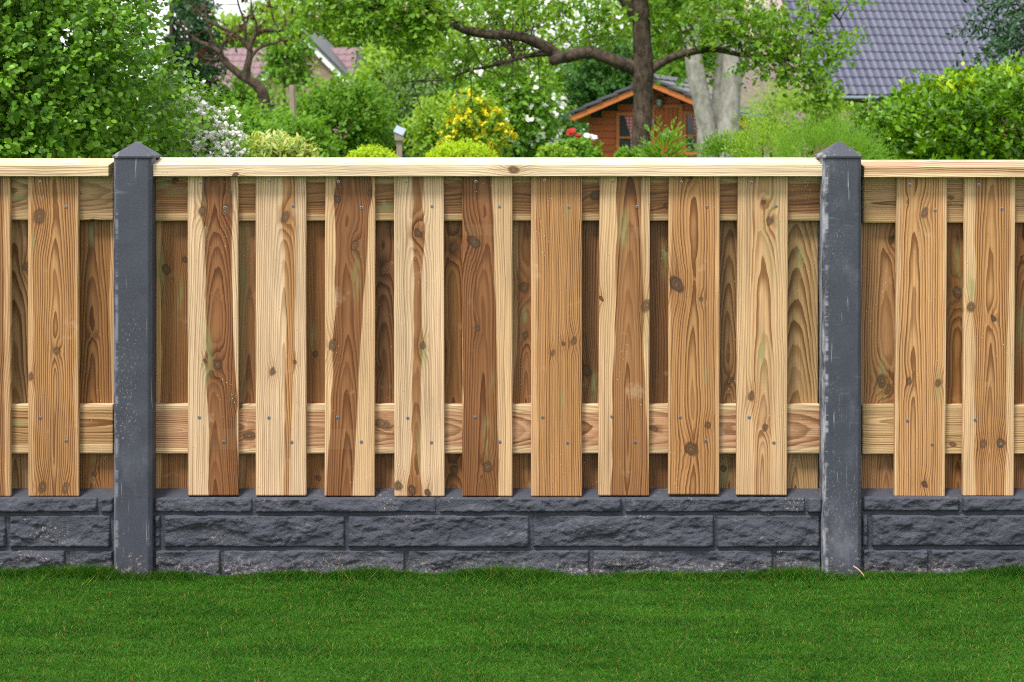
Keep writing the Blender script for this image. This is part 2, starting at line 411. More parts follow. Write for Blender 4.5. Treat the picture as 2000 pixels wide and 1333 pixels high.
SAP, SAPT, SAPY = (0.60, 0.415, 0.255), (0.52, 0.305, 0.150), (0.57, 0.37, 0.20)
HD, HM, HL, HB = (0.225, 0.093, 0.034), (0.295, 0.138, 0.053), (0.42, 0.215, 0.085), (0.285, 0.128, 0.042)
def plank(panel, d, x0t, x1t, x0b, x1b, yt, yb, thick, sap, heart=None, L=None, R=None, knots=(), green=(), grain=None, sp=None, band=None, screws=True, label=None, name='plank'):
    """a board standing upright: pixel columns of its edges at top and bottom, rows of its ends"""
    j = random.uniform(-1.2, 1.2); x0b += j; x1b += j; yb += random.uniform(-1.6, 1.6)
    pb, pt = W((x0b+x1b)/2, yb, d), W((x0t+x1t)/2, yt, d); s = d/FPX
    w = (x1t - x0t)*s; ln = (pt - pb).length
    tilt = math.atan2(pt.x - pb.x, pt.z - pb.z)
    b = MB().box(-w/2, w/2, 0, thick, 0, ln)
    o = b.build(name, M['wood'], panel, loc=pb, rot=(0, tilt, 0)); bevel(o, 0.0035, 2)
    fx = lambda f: (f - 0.5)*w
    if L is None: hl = hr = (1.0, 1.0, 1.0)
    else: hl = [fx(q) for q in L[::-1]]; hr = [fx(q) for q in R[::-1]]
    kn = [((px - (x0t+x1t)/2)*s + (py - yt)/(yb - yt)*(pt.x - pb.x), (yb - py)*s, r*s) for px, py, r in knots]
    gr = [((px - (x0t+x1t)/2)*s + (py - yt)/(yb - yt)*(pt.x - pb.x), (yb - py)*s, r*s) for px, py, r in green]
    bd = None if band is None else ((yb - band[0])*s, band[1]*s, band[2])
    wood_props(o, sap, heart or sap, hl, hr, ln, kn, gr, grain, sp, bd)
    if label: o['label'] = label
    if screws:
        me = screw_mesh()
        for fxx, py in ((0.26, 355), (0.745, 404), (0.25, 815), (0.73, 863)):
            q = ob('screw', me, o, (fx(fxx + random.uniform(-.02, .02)), 0, (yb - py + random.uniform(-2, 2) - (5 if x0t > 1700 else 0))*s), (0, random.random()*6, 0))
    return o
def rail(panel, d, x0, x1, yt, yb, thick, sap, heart, L=0.13, R=0.86, knots=(), sp=None, name='rail', slope=None, grain=None, green=()):
    """a board lying level, grain running across; local z points to the photo's right"""
    s = d/FPX; p = W(x0, yb, d); h = (yb - yt)*s; ln = (x1 - x0)*s
    b = MB()
    # local x = up (0 at mid height), y = depth, z = length
    if slope: b.prism([(-h/2, 0), (h/2, 0), (h/2 + slope, thick), (-h/2, thick)], 0, ln, 'z')
    else: b.box(-h/2, h/2, 0, thick, 0, ln)
    o = b.build(name, M['wood'], panel, loc=(p.x, p.y, p.z + h/2))
    o.rotation_euler = Matrix(((0, 0, 1), (0, 1, 0), (1, 0, 0))).to_euler() if False else (0, 0, 0)
    # local axes -> world: x->+Z, y->+Y, z->+X  (a mirror, so turn the mesh itself)
    me = o.data
    for vtx in me.vertices: vtx.co = (-vtx.co.x, vtx.co.y, vtx.co.z)
    me.flip_normals(); o.rotation_euler = (0, math.radians(90), 0)
    bevel(o, 0.0015 if slope else 0.004, 2)
    f = lambda q: (q - 0.5)*h
    kn = [((py - (yt+yb)/2)*s, (px - x0)*s, r*s) for px, py, r in knots]
    gr = [((py - (yt+yb)/2)*s, (px - x0)*s, r*s) for px, py, r in green]
    wood_props(o, sap, heart, (f(L), f(L), f(L)), (f(R), f(R), f(R)), ln, kn, gr, grain, sp)
    return o
D0, DR, DB = 5.0, 5.018, 5.046

PC = empty('board_fence', W(950, 962, 5.03), 'middle wooden fence panel, nine upright pine planks between the two dark posts', 'fence', 'pine panels of the garden fence')
PL = empty('board_fence', W(100, 962, 5.03), 'pine fence panel cut off at the photo edge beside the smooth clean post', 'fence', 'pine panels of the garden fence')
PR = empty('board_fence', W(1850, 962, 5.03), 'pine fence panel cut off at the photo edge beside the chalk-scuffed post', 'fence', 'pine panels of the garden fence')
def into(panel, fn):
    """parts are laid out in world space, then re-expressed under their panel"""
    n0 = set(panel.children); fn(); inv = Vector(panel.location)
    for c in panel.children:
        if c not in n0: c.location = Vector(c.location) - inv
def centre_panel():
    yt, yb = 338, 970
    F = lambda *a, **k: plank(PC, D0, *a, **k)
    F(366, 465, 367, 466, yt, 970, .018, SAP, HD, (.30, .38, .42), (.86, .90, 1.02), knots=((394, 413, 7), (441, 411, 8), (424, 712, 9), (457, 784, 4), (400, 706, 4)), green=((400, 430, 7), (402, 690, 11)), grain=(0.006, .012, .075), sp=.0066, band=(858, 20, .35), label='pine plank with a dark brown heart stripe and two knots side by side')
    F(499, 598, 500, 599, yt, 970, .018, SAP, HL, (.55, .60, .56), (.78, .76, .66), knots=((558, 424, 8), (533, 725, 6), (576, 707, 4)), grain=(0.011, .006, -.05), sp=.0070, label='pale plank with a narrow dark drop-shaped knot near the top')
    F(635, 733, 635, 732, yt, 970, .018, SAPY, HD, (.25, .20, .02), (.92, .72, .55), knots=((658, 390, 7), (650, 675, 9), (692, 480, 7), (722, 378, 5)), green=((695, 540, 7),), grain=(-.008, .018, .06), sp=.0072, band=(858, 20, .42))
    F(769, 867, 770, 867, yt, 970, .018, SAP, HM, (.38, .40, .30), (.60, .55, .52), knots=((817, 455, 8), (827, 675, 6), (777, 950, 8), (835, 963, 6), (805, 958, 8)), green=((827, 690, 6), (816, 880, 6)), grain=(-.006, .010, .05), sp=.0064)
    F(903, 1001, 904, 1002, yt, 970, .018, SAPY, HD, (.0, .0, .0), (.60, .68, .72), knots=((926, 473, 11), (932, 642, 5), (952, 913, 9)), green=((953, 860, 8), (960, 760, 5)), grain=(-.012, .012, -.07), sp=.0076, band=(450, 11, .42))
    F(1037, 1137, 1038, 1138, yt, 970, .018, SAPT, HL, (.10, .12, .14), (1.1, 1.1, 1.1), knots=((1121, 666, 6), (1101, 671, 4), (1080, 690, 4)), green=((1107, 418, 4), (1098, 790, 4)), grain=(.11, .03, .012), sp=.0058, label='plain reddish tan plank with tight straight grain')
    F(1171, 1270, 1169, 1269, yt, 970, .018, SAPY, HM, (.35, .31, .25), (.82, .86, 1.02), knots=((1262, 598, 9), (1175, 584, 5)), green=((1218, 450, 8), (1262, 640, 8)), grain=(.012, .014, -.085), sp=.0078, band=(455, 11, .42))
    F(1306, 1406, 1304, 1404, yt, 968, .018, SAPT, HL, (.10, .05, .04), (.93, .93, .92), knots=((1322, 556, 14), (1369, 586, 4), (1350, 878, 12), (1382, 832, 6), (1348, 342, 7)), green=((1380, 750, 6),), grain=(-.004, .012, -.06), sp=.0082, label='yellow tan plank with a big round knot low down')
    F(1441, 1540, 1438, 1537, yt, 968, .018, SAPY, SAPT, (.30, .30, .35), (.75, .70, .66), knots=((1502, 432, 7), (1468, 774, 7), (1491, 395, 4), (1494, 836, 6)), green=((1490, 700, 10), (1508, 450, 16)), grain=(.004, .008, .06), sp=.0074)
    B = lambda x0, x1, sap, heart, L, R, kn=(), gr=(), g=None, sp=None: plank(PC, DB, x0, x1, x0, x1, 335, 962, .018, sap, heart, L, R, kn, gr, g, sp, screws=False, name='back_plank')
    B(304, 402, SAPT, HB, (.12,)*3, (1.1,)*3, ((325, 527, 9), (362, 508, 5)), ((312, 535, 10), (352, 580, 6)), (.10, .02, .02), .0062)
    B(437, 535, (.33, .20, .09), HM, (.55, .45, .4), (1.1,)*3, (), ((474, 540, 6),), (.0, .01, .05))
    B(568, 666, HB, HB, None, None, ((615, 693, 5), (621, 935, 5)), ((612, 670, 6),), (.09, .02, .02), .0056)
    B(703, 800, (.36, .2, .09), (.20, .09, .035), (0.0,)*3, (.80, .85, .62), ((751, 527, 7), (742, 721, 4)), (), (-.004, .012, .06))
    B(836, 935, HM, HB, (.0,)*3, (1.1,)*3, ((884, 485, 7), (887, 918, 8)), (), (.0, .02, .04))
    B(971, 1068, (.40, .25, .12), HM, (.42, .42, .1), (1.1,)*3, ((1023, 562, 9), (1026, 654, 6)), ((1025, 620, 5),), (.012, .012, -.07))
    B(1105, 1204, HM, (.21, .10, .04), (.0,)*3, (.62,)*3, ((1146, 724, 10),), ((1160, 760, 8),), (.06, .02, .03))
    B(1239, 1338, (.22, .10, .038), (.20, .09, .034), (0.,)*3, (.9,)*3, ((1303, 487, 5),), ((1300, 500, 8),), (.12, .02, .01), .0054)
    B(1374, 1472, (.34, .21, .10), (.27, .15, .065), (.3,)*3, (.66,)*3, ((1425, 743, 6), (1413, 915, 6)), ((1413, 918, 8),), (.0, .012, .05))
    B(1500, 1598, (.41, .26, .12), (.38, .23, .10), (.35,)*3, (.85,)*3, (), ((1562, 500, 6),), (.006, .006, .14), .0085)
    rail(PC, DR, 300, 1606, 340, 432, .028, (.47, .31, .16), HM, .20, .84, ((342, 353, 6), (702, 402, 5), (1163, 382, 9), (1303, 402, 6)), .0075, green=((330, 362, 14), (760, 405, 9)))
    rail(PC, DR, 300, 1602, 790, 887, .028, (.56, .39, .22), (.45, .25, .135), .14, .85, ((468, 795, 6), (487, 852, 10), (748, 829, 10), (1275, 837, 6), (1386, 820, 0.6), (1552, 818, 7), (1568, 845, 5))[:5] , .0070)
    rail(PC, 4.97, 292, 1611, 322, 345, .125, (.70, .54, .36), (.55, .36, .19), 2, 2, ((1004, 333, 8), (460, 343, 6)), .0052, 'cap_rail', slope=.0175, grain=(.03, .02, .01))
into(PC, centre_panel)
def left_panel():
    F = lambda *a, **k: plank(PL, D0, *a, **k)
    F(54, 153, 54, 153, 338, 970, .018, SAPT, HL, (.10, .12, .12), (.93, .93, .93), knots=((77, 423, 12), (110, 686, 6), (60, 736, 6), (83, 952, 8), (127, 955, 7)), green=((64, 480, 5),), grain=(.004, .014, -.05), sp=.0074, label='tan plank with a slanting oval knot near its top')
    F(-79, 20, -79, 20, 338, 970, .018, SAPT, HM, (0., 0., 0.), (.86, .88, .9), grain=(.08, .02, .02), sp=.006)
    for i in range(4):
        x = -213 - i*134
        F(x, x+99, x, x+99, 338, 970, .018, random.choice([SAP, SAPT, SAPY]), random.choice([HM, HL, HD]), (.2, .15, .1), (.8, .7, .9), knots=((x+40+i*9, 450+i*110, 7), (x+70-i*11, 800-i*90, 6)))
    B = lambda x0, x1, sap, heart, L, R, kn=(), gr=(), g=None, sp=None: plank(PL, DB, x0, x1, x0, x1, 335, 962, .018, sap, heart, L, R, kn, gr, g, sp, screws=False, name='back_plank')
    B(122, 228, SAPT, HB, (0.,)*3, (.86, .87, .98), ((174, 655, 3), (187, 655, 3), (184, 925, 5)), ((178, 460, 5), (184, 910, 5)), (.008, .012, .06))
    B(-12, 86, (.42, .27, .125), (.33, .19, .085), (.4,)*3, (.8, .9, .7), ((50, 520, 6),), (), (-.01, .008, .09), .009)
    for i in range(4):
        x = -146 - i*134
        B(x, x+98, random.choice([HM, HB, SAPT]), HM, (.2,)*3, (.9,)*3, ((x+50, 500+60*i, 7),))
    rail(PL, DR, -700, 222, 340, 431, .028, (.47, .31, .16), (.42, .25, .12), .20, .80, ((180, 430, 4),), .0066, green=((36, 385, 10),))
    rail(PL, DR, -700, 221, 790, 887, .028, (.53, .36, .19), (.40, .23, .10), .12, .80, ((-90, 830, 7),), .008, green=((28, 825, 9),))
    rail(PL, 4.97, -700, 212, 323, 345, .125, (.68, .50, .31), (.5, .3, .15), 2, 2, (), .0056, 'cap_rail', slope=.0165, grain=(.03, .02, .02))
into(PL, left_panel)
def right_panel():
    F = lambda *a, **k: plank(PR, D0, *a, **k)
    F(1752, 1851, 1747, 1846, 342, 971, .018, SAPY, (.50, .27, .115), (.08, .06, .06), (.92, .94, .93), knots=((1806, 416, 7), (1776, 745, 6), (1832, 748, 6), (1807, 946, 6), (1773, 395, 3)), green=((1805, 430, 5), (1832, 752, 6)), grain=(-.02, .012, .04), sp=.0076, label='light orange tan plank with three small knots')
    F(1884, 1984, 1879, 1979, 342, 969, .018, SAPY, HL, (.22, .22, .24), (.92, .86, .82), knots=((1897, 600, 8), (1939, 622, 6), (1955, 865, 8), (1920, 868, 6)), green=((1898, 560, 7),), grain=(.004, .012, -.05), sp=.0072, band=(760, 14, .3))
    for i in range(4):
        x = 2016 + i*133
        F(x, x+99, x-5, x+94, 342, 970, .018, random.choice([SAP, SAPT, SAPY]), random.choice([HM, HL, HD]), (.2, .15, .1), (.8, .7, .9), knots=((x+40+i*9, 450+i*110, 7), (x+70-i*11, 800-i*90, 6)))
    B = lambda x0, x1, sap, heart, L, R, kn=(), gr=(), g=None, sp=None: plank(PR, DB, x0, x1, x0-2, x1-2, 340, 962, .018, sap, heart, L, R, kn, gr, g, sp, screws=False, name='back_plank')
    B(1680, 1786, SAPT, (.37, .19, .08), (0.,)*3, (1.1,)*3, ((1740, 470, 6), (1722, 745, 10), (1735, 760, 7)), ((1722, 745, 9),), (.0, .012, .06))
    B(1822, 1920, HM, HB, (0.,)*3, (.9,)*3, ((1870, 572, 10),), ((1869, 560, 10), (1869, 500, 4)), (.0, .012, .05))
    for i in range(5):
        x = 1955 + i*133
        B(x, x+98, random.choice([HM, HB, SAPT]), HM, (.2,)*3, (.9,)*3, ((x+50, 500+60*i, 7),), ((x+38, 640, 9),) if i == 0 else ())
    rail(PR, DR, 1686, 2600, 343, 436, .028, (.45, .29, .14), (.42, .25, .12), .14, .82, ((1857, 386, 5),), .0066)
    rail(PR, DR, 1684, 2600, 791, 888, .028, (.53, .36, .18), (.50, .32, .155), .10, .86, ((1861, 868, 5),), .0078)
    rail(PR, 4.97, 1688, 2600, 326.5, 347, .125, (.66, .48, .29), (.50, .31, .16), -.5, .6, (), .0060, 'cap_rail', slope=.0175, grain=(.03, .02, .02))
into(PR, right_panel)

# dark concrete posts with a shallow pyramid head
def post(cx_px, label, scuff, seed):
    d = 4.955; p = W(cx_px, 1120, d); hw, ch, dep = .0525, .010, .118
    r = empty('fence_post', (p.x, p.y, -.02), label, 'fence post', 'dark concrete posts of the garden fence')
    zt = ZC + (HORIZ - 309)*d/FPX + .02; zl = ZC + (HORIZ - 304.5)*d/FPX + .02; za = ZC + (HORIZ - 276.5)*5.01/FPX + .02
    s0, s1 = .058, .098                                     # slot for the panel, in both sides
    poly = [(-hw+ch, 0), (hw-ch, 0), (hw, ch), (hw, s0), (hw-.020, s0), (hw-.020, s1), (hw, s1), (hw, dep), (-hw, dep), (-hw, s1), (-hw+.020, s1), (-hw+.020, s0), (-hw, s0), (-hw, ch)]
    def body(name, poly, z0, z1, nz):
        n = len(poly); v = []; f = []
        for k in range(nz+1):
            z = z0 + (z1-z0)*k/nz
            for (a, b) in poly:
                v.append((a + .0009*(random.random()-.5), b + .0009*(random.random()-.5), z))
        for k in range(nz):
            for i in range(n): f.append((k*n+i, k*n+(i+1) % n, (k+1)*n+(i+1) % n, (k+1)*n+i))
        f.append(tuple(range(n))[::-1]); f.append(tuple(nz*n+i for i in range(n)))
        return v, f
    v, f = body('shaft', poly, 0, zt, 24)
    o = ob('shaft', mesh_py('shaft', v, f, M['concrete']), r); bevel(o, .0022, 2); o['misc'] = (seed, scuff, hw - ch)
    e = .0035; hw2 = hw + e
    lip = [(-hw2+ch*.6, -e), (hw2-ch*.6, -e), (hw2, ch*.6), (hw2, dep+e), (-hw2, dep+e), (-hw2, ch*.6)]
    n = len(lip); cy = dep/2
    v = [(a, b, zt) for a, b in lip] + [(a, b, zl) for a, b in lip] + [(a*.13, cy + (b-cy)*.13, za - .0035) for a, b in lip] + [(0, cy, za)]
    f = [tuple(range(n))[::-1]] + [(k*n+i, k*n+(i+1) % n, (k+1)*n+(i+1) % n, (k+1)*n+i) for k in range(2) for i in range(n)] + [(2*n+i, 2*n+(i+1) % n, 3*n) for i in range(n)]
    o = ob('post_cap', mesh_py('post_cap', v, f, M['concrete']), r); bevel(o, .0025, 3, 20); o['misc'] = (seed+5, scuff*.5 + .15, hw - ch)
post(258.5, 'dark grey concrete fence post with a smooth, mostly clean front', 0.34, 2.3)
post(1645.5, 'dark grey concrete fence post with white chalky scuffs down its edge', 0.85, 11.7)

# rock-faced base plates
def plate(label, x0, x1, rows, pad0, pad1):
    d = 4.988; s = d/FPX; pc = W((x0+x1)/2, 1120, d)
    r = empty('base_plate', (pc.x, pc.y, -.05), label, 'base plate', 'rock-faced concrete plates under the fence')
    loc = lambda px: (px - 1000)*s - pc.x
    # slab: front at y 0, sloped shoulder under the planks
    prof = [(0, 0), (0, .250), (.004, .2505), (.052, .2715), (.085, .2715), (.085, 0)]
    o = MB().prism(prof, loc(x0 - pad0), loc(x1 + pad1), 'x').build('slab', M['block'], r); bevel(o, .002, 2); o['misc'] = (3.0, 0., 0.)
    zf = lambda py: ZC + (HORIZ - py)*s + .05
    for k, (yt, yb, xs) in enumerate(rows):
        for (a, b) in xs:
            a -= 1.2; b += 1.2
            wx, wz = (b - a)*s, (yb - yt)*s; nx, nz = max(6, int(wx/.0032)), max(6, int(wz/.0032))
            u = np.linspace(0, wx, nx+1); t = np.linspace(0, wz, nz+1); U, T = np.meshgrid(u, t)
            gx = loc(a) + pc.x + U; gz = zf(yb) + T; sd_ = int(a*7 + k*131) % 997
            wx1 = gx + .02*(fbm(gx*20, gz*20, sd_, 2) - .5)
            # fractured facets: terraces of a warped slope, plus ridges and grit
            n1 = fbm(wx1*9 + gz*6, gz*21 - wx1*4, sd_, 4); n2 = fbm(wx1*60, gz*90, sd_+5, 4); m1 = fbm(wx1*26 - gz*12, gz*44 + wx1*9, sd_+9, 4)
            def steps(q, k):
                q = q*k; fl = np.floor(q); fr = q - fl; return (fl + np.clip(fr/.22, 0, 1)*.75 + fr*.25)/k
            lean = (T/wz - .5)
            hgt = .0115 + .040*(steps(n1, 7) - .46) + .020*(steps(m1, 6) - .46) + .006*(n2 - .46) - .005*lean
            e = np.minimum(np.minimum(U, wx - U)/.005, np.minimum(T/.005, (wz - T)/.003))
            e = np.clip(e + .35*(fbm(gx*60, gz*60, sd_+3, 2) - .5), 0, 1)
            hgt = np.clip(hgt*.68, .0045, .018)*(e**.5)
            hgt = np.where((U <= 1e-9) | (T <= 1e-9) | (U >= wx-1e-9) | (T >= wz-1e-9), -.002, hgt)
            jx = .0016*(fbm(gx*40, gz*40, sd_+7, 2) - .5)
            v = np.stack([U + jx - wx/2, -hgt, T], -1).reshape(-1, 3)
            idx = np.arange((nx+1)*(nz+1)).reshape(nz+1, nx+1)
            f = np.stack([idx[:-1, :-1], idx[:-1, 1:], idx[1:, 1:], idx[1:, :-1]], -1).reshape(-1, 4)
            q = ob('block', mesh_np('block', v, f, M['block'], True), r, (loc(a) + wx/2, 0, zf(yb))); q['misc'] = (float(sd_ % 53)*1.9, 0., 0.)
    return r
plate('rock-faced dark concrete plate under the middle fence panel', 303, 1604, [
    (972, 1001, [(303, 492), (500, 851), (860, 1213), (1222, 1571), (1578, 1604)]),
    (1006, 1069, [(303, 313), (322, 673), (681, 1033), (1043, 1393), (1401, 1600)]),
    (1074, 1140, [(304, 430), (438, 790), (798, 1150), (1159, 1508), (1516, 1602)])], 12, 8)
plate('rock-faced dark concrete plate beside the clean post, cut off by the photo edge', -330, 221, [
    (971, 1001, [(-160, 190), (199, 221)]),
    (1006, 1069, [(-340, 12), (21, 216)]),
    (1074, 1140, [(-225, 127), (136, 221)])], 0, 12)
plate('rock-faced dark concrete plate beside the scuffed post, cut off by the photo edge', 1685, 2330, [
    (970, 999, [(1686, 1872), (1880, 2232)]),
    (1005, 1067, [(1685, 1694), (1703, 2055), (2064, 2330)]),
    (1073, 1140, [(1686, 1811), (1819, 2170)])], 12, 0)
# a root fibre and a twist of straw at the foot of the scuffed post
flat_mat('dry_straw', (0.36, 0.26, 0.17), 0.8)
a = [W(1667, 1106, 4.94), W(1675, 1112, 4.935), W(1683, 1119, 4.93), W(1688, 1127, 4.925)]
p_, r_ = smooth_pts(a, [.0022, .0024, .0020, .0014], 4, .3)
tag(MB().tube(p_, r_, 6).build('dry_twig', M['dry_straw'], smooth=True), 'thin dry twig leaning on the foot of the scuffed post', 'twig')
# ------------------------------------------------------------------ plants: leaves on twigs
def unit(v): return v / np.maximum(np.linalg.norm(v, axis=-1, keepdims=True), 1e-9)
SHAPES = {  # (along, across, lift) corner lists; the two halves fold on the midrib
    'round': [(0, 0, 0), (.28, .34, .10), (.72, .40, .12), (1, 0, .02), (.72, -.40, .12), (.28, -.34, .10)],
    'ovate': [(0, 0, 0), (.25, .28, .08), (.62, .27, .08), (1, 0, -.06), (.62, -.27, .08), (.25, -.28, .08)],
    'lance': [(0, 0, 0), (.30, .15, .05), (.65, .14, .05), (1, 0, -.05), (.65, -.14, .05), (.30, -.15, .05)],
    'needle': [(0, 0, 0), (.3, .05, 0), (.7, .05, 0), (1, 0, 0), (.7, -.05, 0), (.3, -.05, 0)]}
def leaf_arrays(pos_, dr, nm, size, shape):
    dr = unit(dr); nm = unit(nm - dr*np.sum(nm*dr, -1, keepdims=True)); sd = np.cross(dr, nm)
    T = np.array(SHAPES[shape]); n = len(pos_); s = size[:, None, None]
    v = pos_[:, None, :] + s*(dr[:, None, :]*T[None, :, 0:1] + sd[:, None, :]*T[None, :, 1:2] + nm[:, None, :]*T[None, :, 2:3])
    b = (np.arange(n)*6)[:, None]
    f = np.concatenate([b + np.array([[0, 3, 2, 1]]), b + np.array([[0, 5, 4, 3]])], 0)
    return v.reshape(-1, 3), f
def rand_dir(n): return unit(rng.normal(size=(n, 3)))
def sprigs(O, D, tl, k, size, shape='ovate', spread=.9, up=.35, droop=0.0, t0=0.1):
    """k leaves along each twig that starts at O and runs along D"""
    n = len(O); D = unit(D)
    t = np.linspace(t0, 1, k)[None, :] + rng.uniform(-.06, .06, (n, k))
    P = O[:, None, :] + D[:, None, :]*(t*tl[:, None])[..., None]; P[..., 2] -= droop*(t*t)*tl[:, None]
    R = rand_dir(n*k).reshape(n, k, 3); R = unit(R - D[:, None, :]*np.sum(R*D[:, None, :], -1, keepdims=True))
    dr = unit(D[:, None, :]*(1.05 - spread*.6) + R*spread + np.array([0, 0, up*.4]) - np.array([0, 0, droop*.5]))
    nm = unit(np.array([0, -.25, up + .45]) + D[:, None, :]*.4 + rng.normal(size=(n, k, 3))*.45)
    sz = size*rng.uniform(.65, 1.25, n*k)
    return leaf_arrays(P.reshape(-1, 3), dr.reshape(-1, 3), nm.reshape(-1, 3), sz, shape)
def shell(n, c, r, depth=.35, lump=.25, seed=1, zmin=.02, front=None):
    """points in the outer layer of a lumpy ellipsoid, with outward directions"""
    d = rand_dir(int(n*2.2) + 10)
    if front is not None: d = d[d[:, 1] < front]
    a = np.arctan2(d[:, 1], d[:, 0]); e = np.arcsin(np.clip(d[:, 2], -1, 1))
    lu = 1 + lump*(fbm(a*2.2 + 20, e*3.0 + 20, seed, 3) - .45)*2
    rad = lu*(1 - depth*rng.random(len(d))**1.6)
    p = np.array(c) + d*np.array(r)*rad[:, None]; ok = p[:, 2] > zmin
    p, d = p[ok][:n], unit(d*np.array(1/np.array(r)))[ok][:n]
    return p, d
class Leaves:
    def __init__(s): s.v = []; s.f = []; s.n = 0
    def add(s, vf):
        v, f = vf; s.v.append(v); s.f.append(f + s.n); s.n += len(v); return s
    def build(s, name, mat, parent):
        base = np.array(parent.location)
        return ob(name, mesh_np(name, np.concatenate(s.v) - base, np.concatenate(s.f), mat), parent)
def rel(pts, root): return [Vector(p) - Vector(root.location) for p in pts]
def stems(root, tips, mat, r0=.02, name='stem', spread=.25, n=6):
    """woody stems from the base of a plant up into its foliage, one part each"""
    for tp in tips:
        b = Vector(root.location) + Vector(((random.random()-.5)*spread, (random.random()-.5)*spread, 0))
        tp = Vector(tp); mid = b.lerp(tp, .5) + Vector(((tp.x-b.x)*-.12, (random.random()-.5)*.1, .04))
        p, r = smooth_pts([b, mid, tp], [r0, r0*.7, r0*.3], 4, .3)
        MB().tube(rel(p, root), r, n).build(name, mat, root, True)

def bark(name, a, b, sc=14.0, stretch=3.0, lich=None):
    m = new_mat(name); x, y, z = xyz(pos())
    n = noise(vec(x*sc, y*sc, z*sc/stretch), 1.0, 5.0, .65); n2 = noise(vec(x, y, z*.5), sc*4, 3.0)
    c = cmix(sstep(.3, .7, n), a, b)
    if lich: c = cmix(sstep(.60, .72, n2)*.6, c, lich)
    finish(c, .85, bump(n, .8, .02), spec=.15); M[name] = m; return m
bark('brown_bark', (.026, .019, .014), (.105, .074, .052), 26, 2.2, (.20, .16, .11))
bark('grey_bark', (.17, .16, .135), (.34, .325, .285), 9, 1.6, (.24, .20, .10))
bark('dark_bark', (.035, .026, .020), (.085, .062, .048), 20, 3)
bark('pale_bark', (.40, .38, .35), (.62, .60, .56), 8, .5, (.08, .07, .06))
leaf_mat('leaf_shrub', (.028, .125, .006), (.260, .480, .045), .30, .40, spec=.32)
leaf_mat('leaf_laurel', (.014, .075, .002), (.205, .410, .012), .32, .36, spec=.32)
leaf_mat('leaf_apple', (.060, .180, .010), (.230, .400, .035), .42)
leaf_mat('leaf_light', (.120, .260, .020), (.330, .500, .060), .45)
leaf_mat('leaf_mid', (.060, .190, .014), (.210, .390, .035), .40)
leaf_mat('leaf_deep', (.018, .070, .010), (.060, .165, .024), .28)
leaf_mat('leaf_grey', (.075, .165, .040), (.200, .320, .100), .35)
leaf_mat('leaf_lime', (.24, .40, .010), (.50, .66, .025), .38)
leaf_mat('leaf_yellow', (.68, .58, .01), (.88, .78, .03), .3, trc=(1.1, 1.0, .5))
leaf_mat('leaf_cream', (.16, .32, .04), (.60, .62, .26), .32)
leaf_mat('leaf_conifer', (.012, .045, .014), (.042, .105, .034), .15)
leaf_mat('leaf_rust', (.045, .024, .014), (.120, .062, .034), .25, .6, trc=(1.3, 1.0, .8))
leaf_mat('petal_white', (.80, .78, .70), (.90, .89, .85), .15, .6, trc=(1, 1, 1))
leaf_mat('petal_pink', (.55, .32, .26), (.70, .55, .45), .3, .6, trc=(1, 1, 1))
leaf_mat('petal_orange', (.55, .22, .03), (.75, .48, .14), .3, .6, trc=(1, 1, 1))
leaf_mat('petal_red', (.45, .03, .02), (.60, .08, .05), .25, .6, trc=(1, 1, 1))

# -- the big round-leaved shrub standing close behind the fence
def big_shrub():
    c = np.array([-2.88, 3.45, 1.15]); r = np.array([1.20, 1.10, 1.50])
    root = empty('shrub', (c[0], c[1], 0), 'big dense green shrub with small rounded leaves rising behind the clean post', 'shrub')
    L = Leaves()
    O, D = shell(10500, c, r, .24, .30, 3, front=.45); D = unit(D + rand_dir(len(D))*.55 + np.array([.18, -.1, .35]))
    L.add(sprigs(O, D, rng.uniform(.08, .20, len(O)), 9, .027, 'round', .95, .5))
    for q, n, fr in ((.82, 3200, .6), (.62, 2200, None), (.42, 1000, None)):
        O, D = shell(n, c, r*q, .25, .2, 5, front=fr); D = unit(D + rand_dir(len(D))*.8)
        L.add(sprigs(O, D, rng.uniform(.12, .26, len(O)), 8, .034 + .03*(1 - q), 'round', .9, .4))
    L.build('foliage', M['leaf_shrub'], root)
    F = Leaves(); O, D = shell(70, c, r*1.0, .12, .26, 3, front=.3)
    F.add(sprigs(O, D, np.full(len(O), .02), 7, .014, 'round', 1.0, .4)); F.build('blossom', M['petal_orange'], root)
    tips, _ = shell(26, c, r*.86, .1, .2, 9, zmin=.5, front=.2); stems(root, tips, M['dark_bark'], .022, 'branch', .5)
big_shrub()

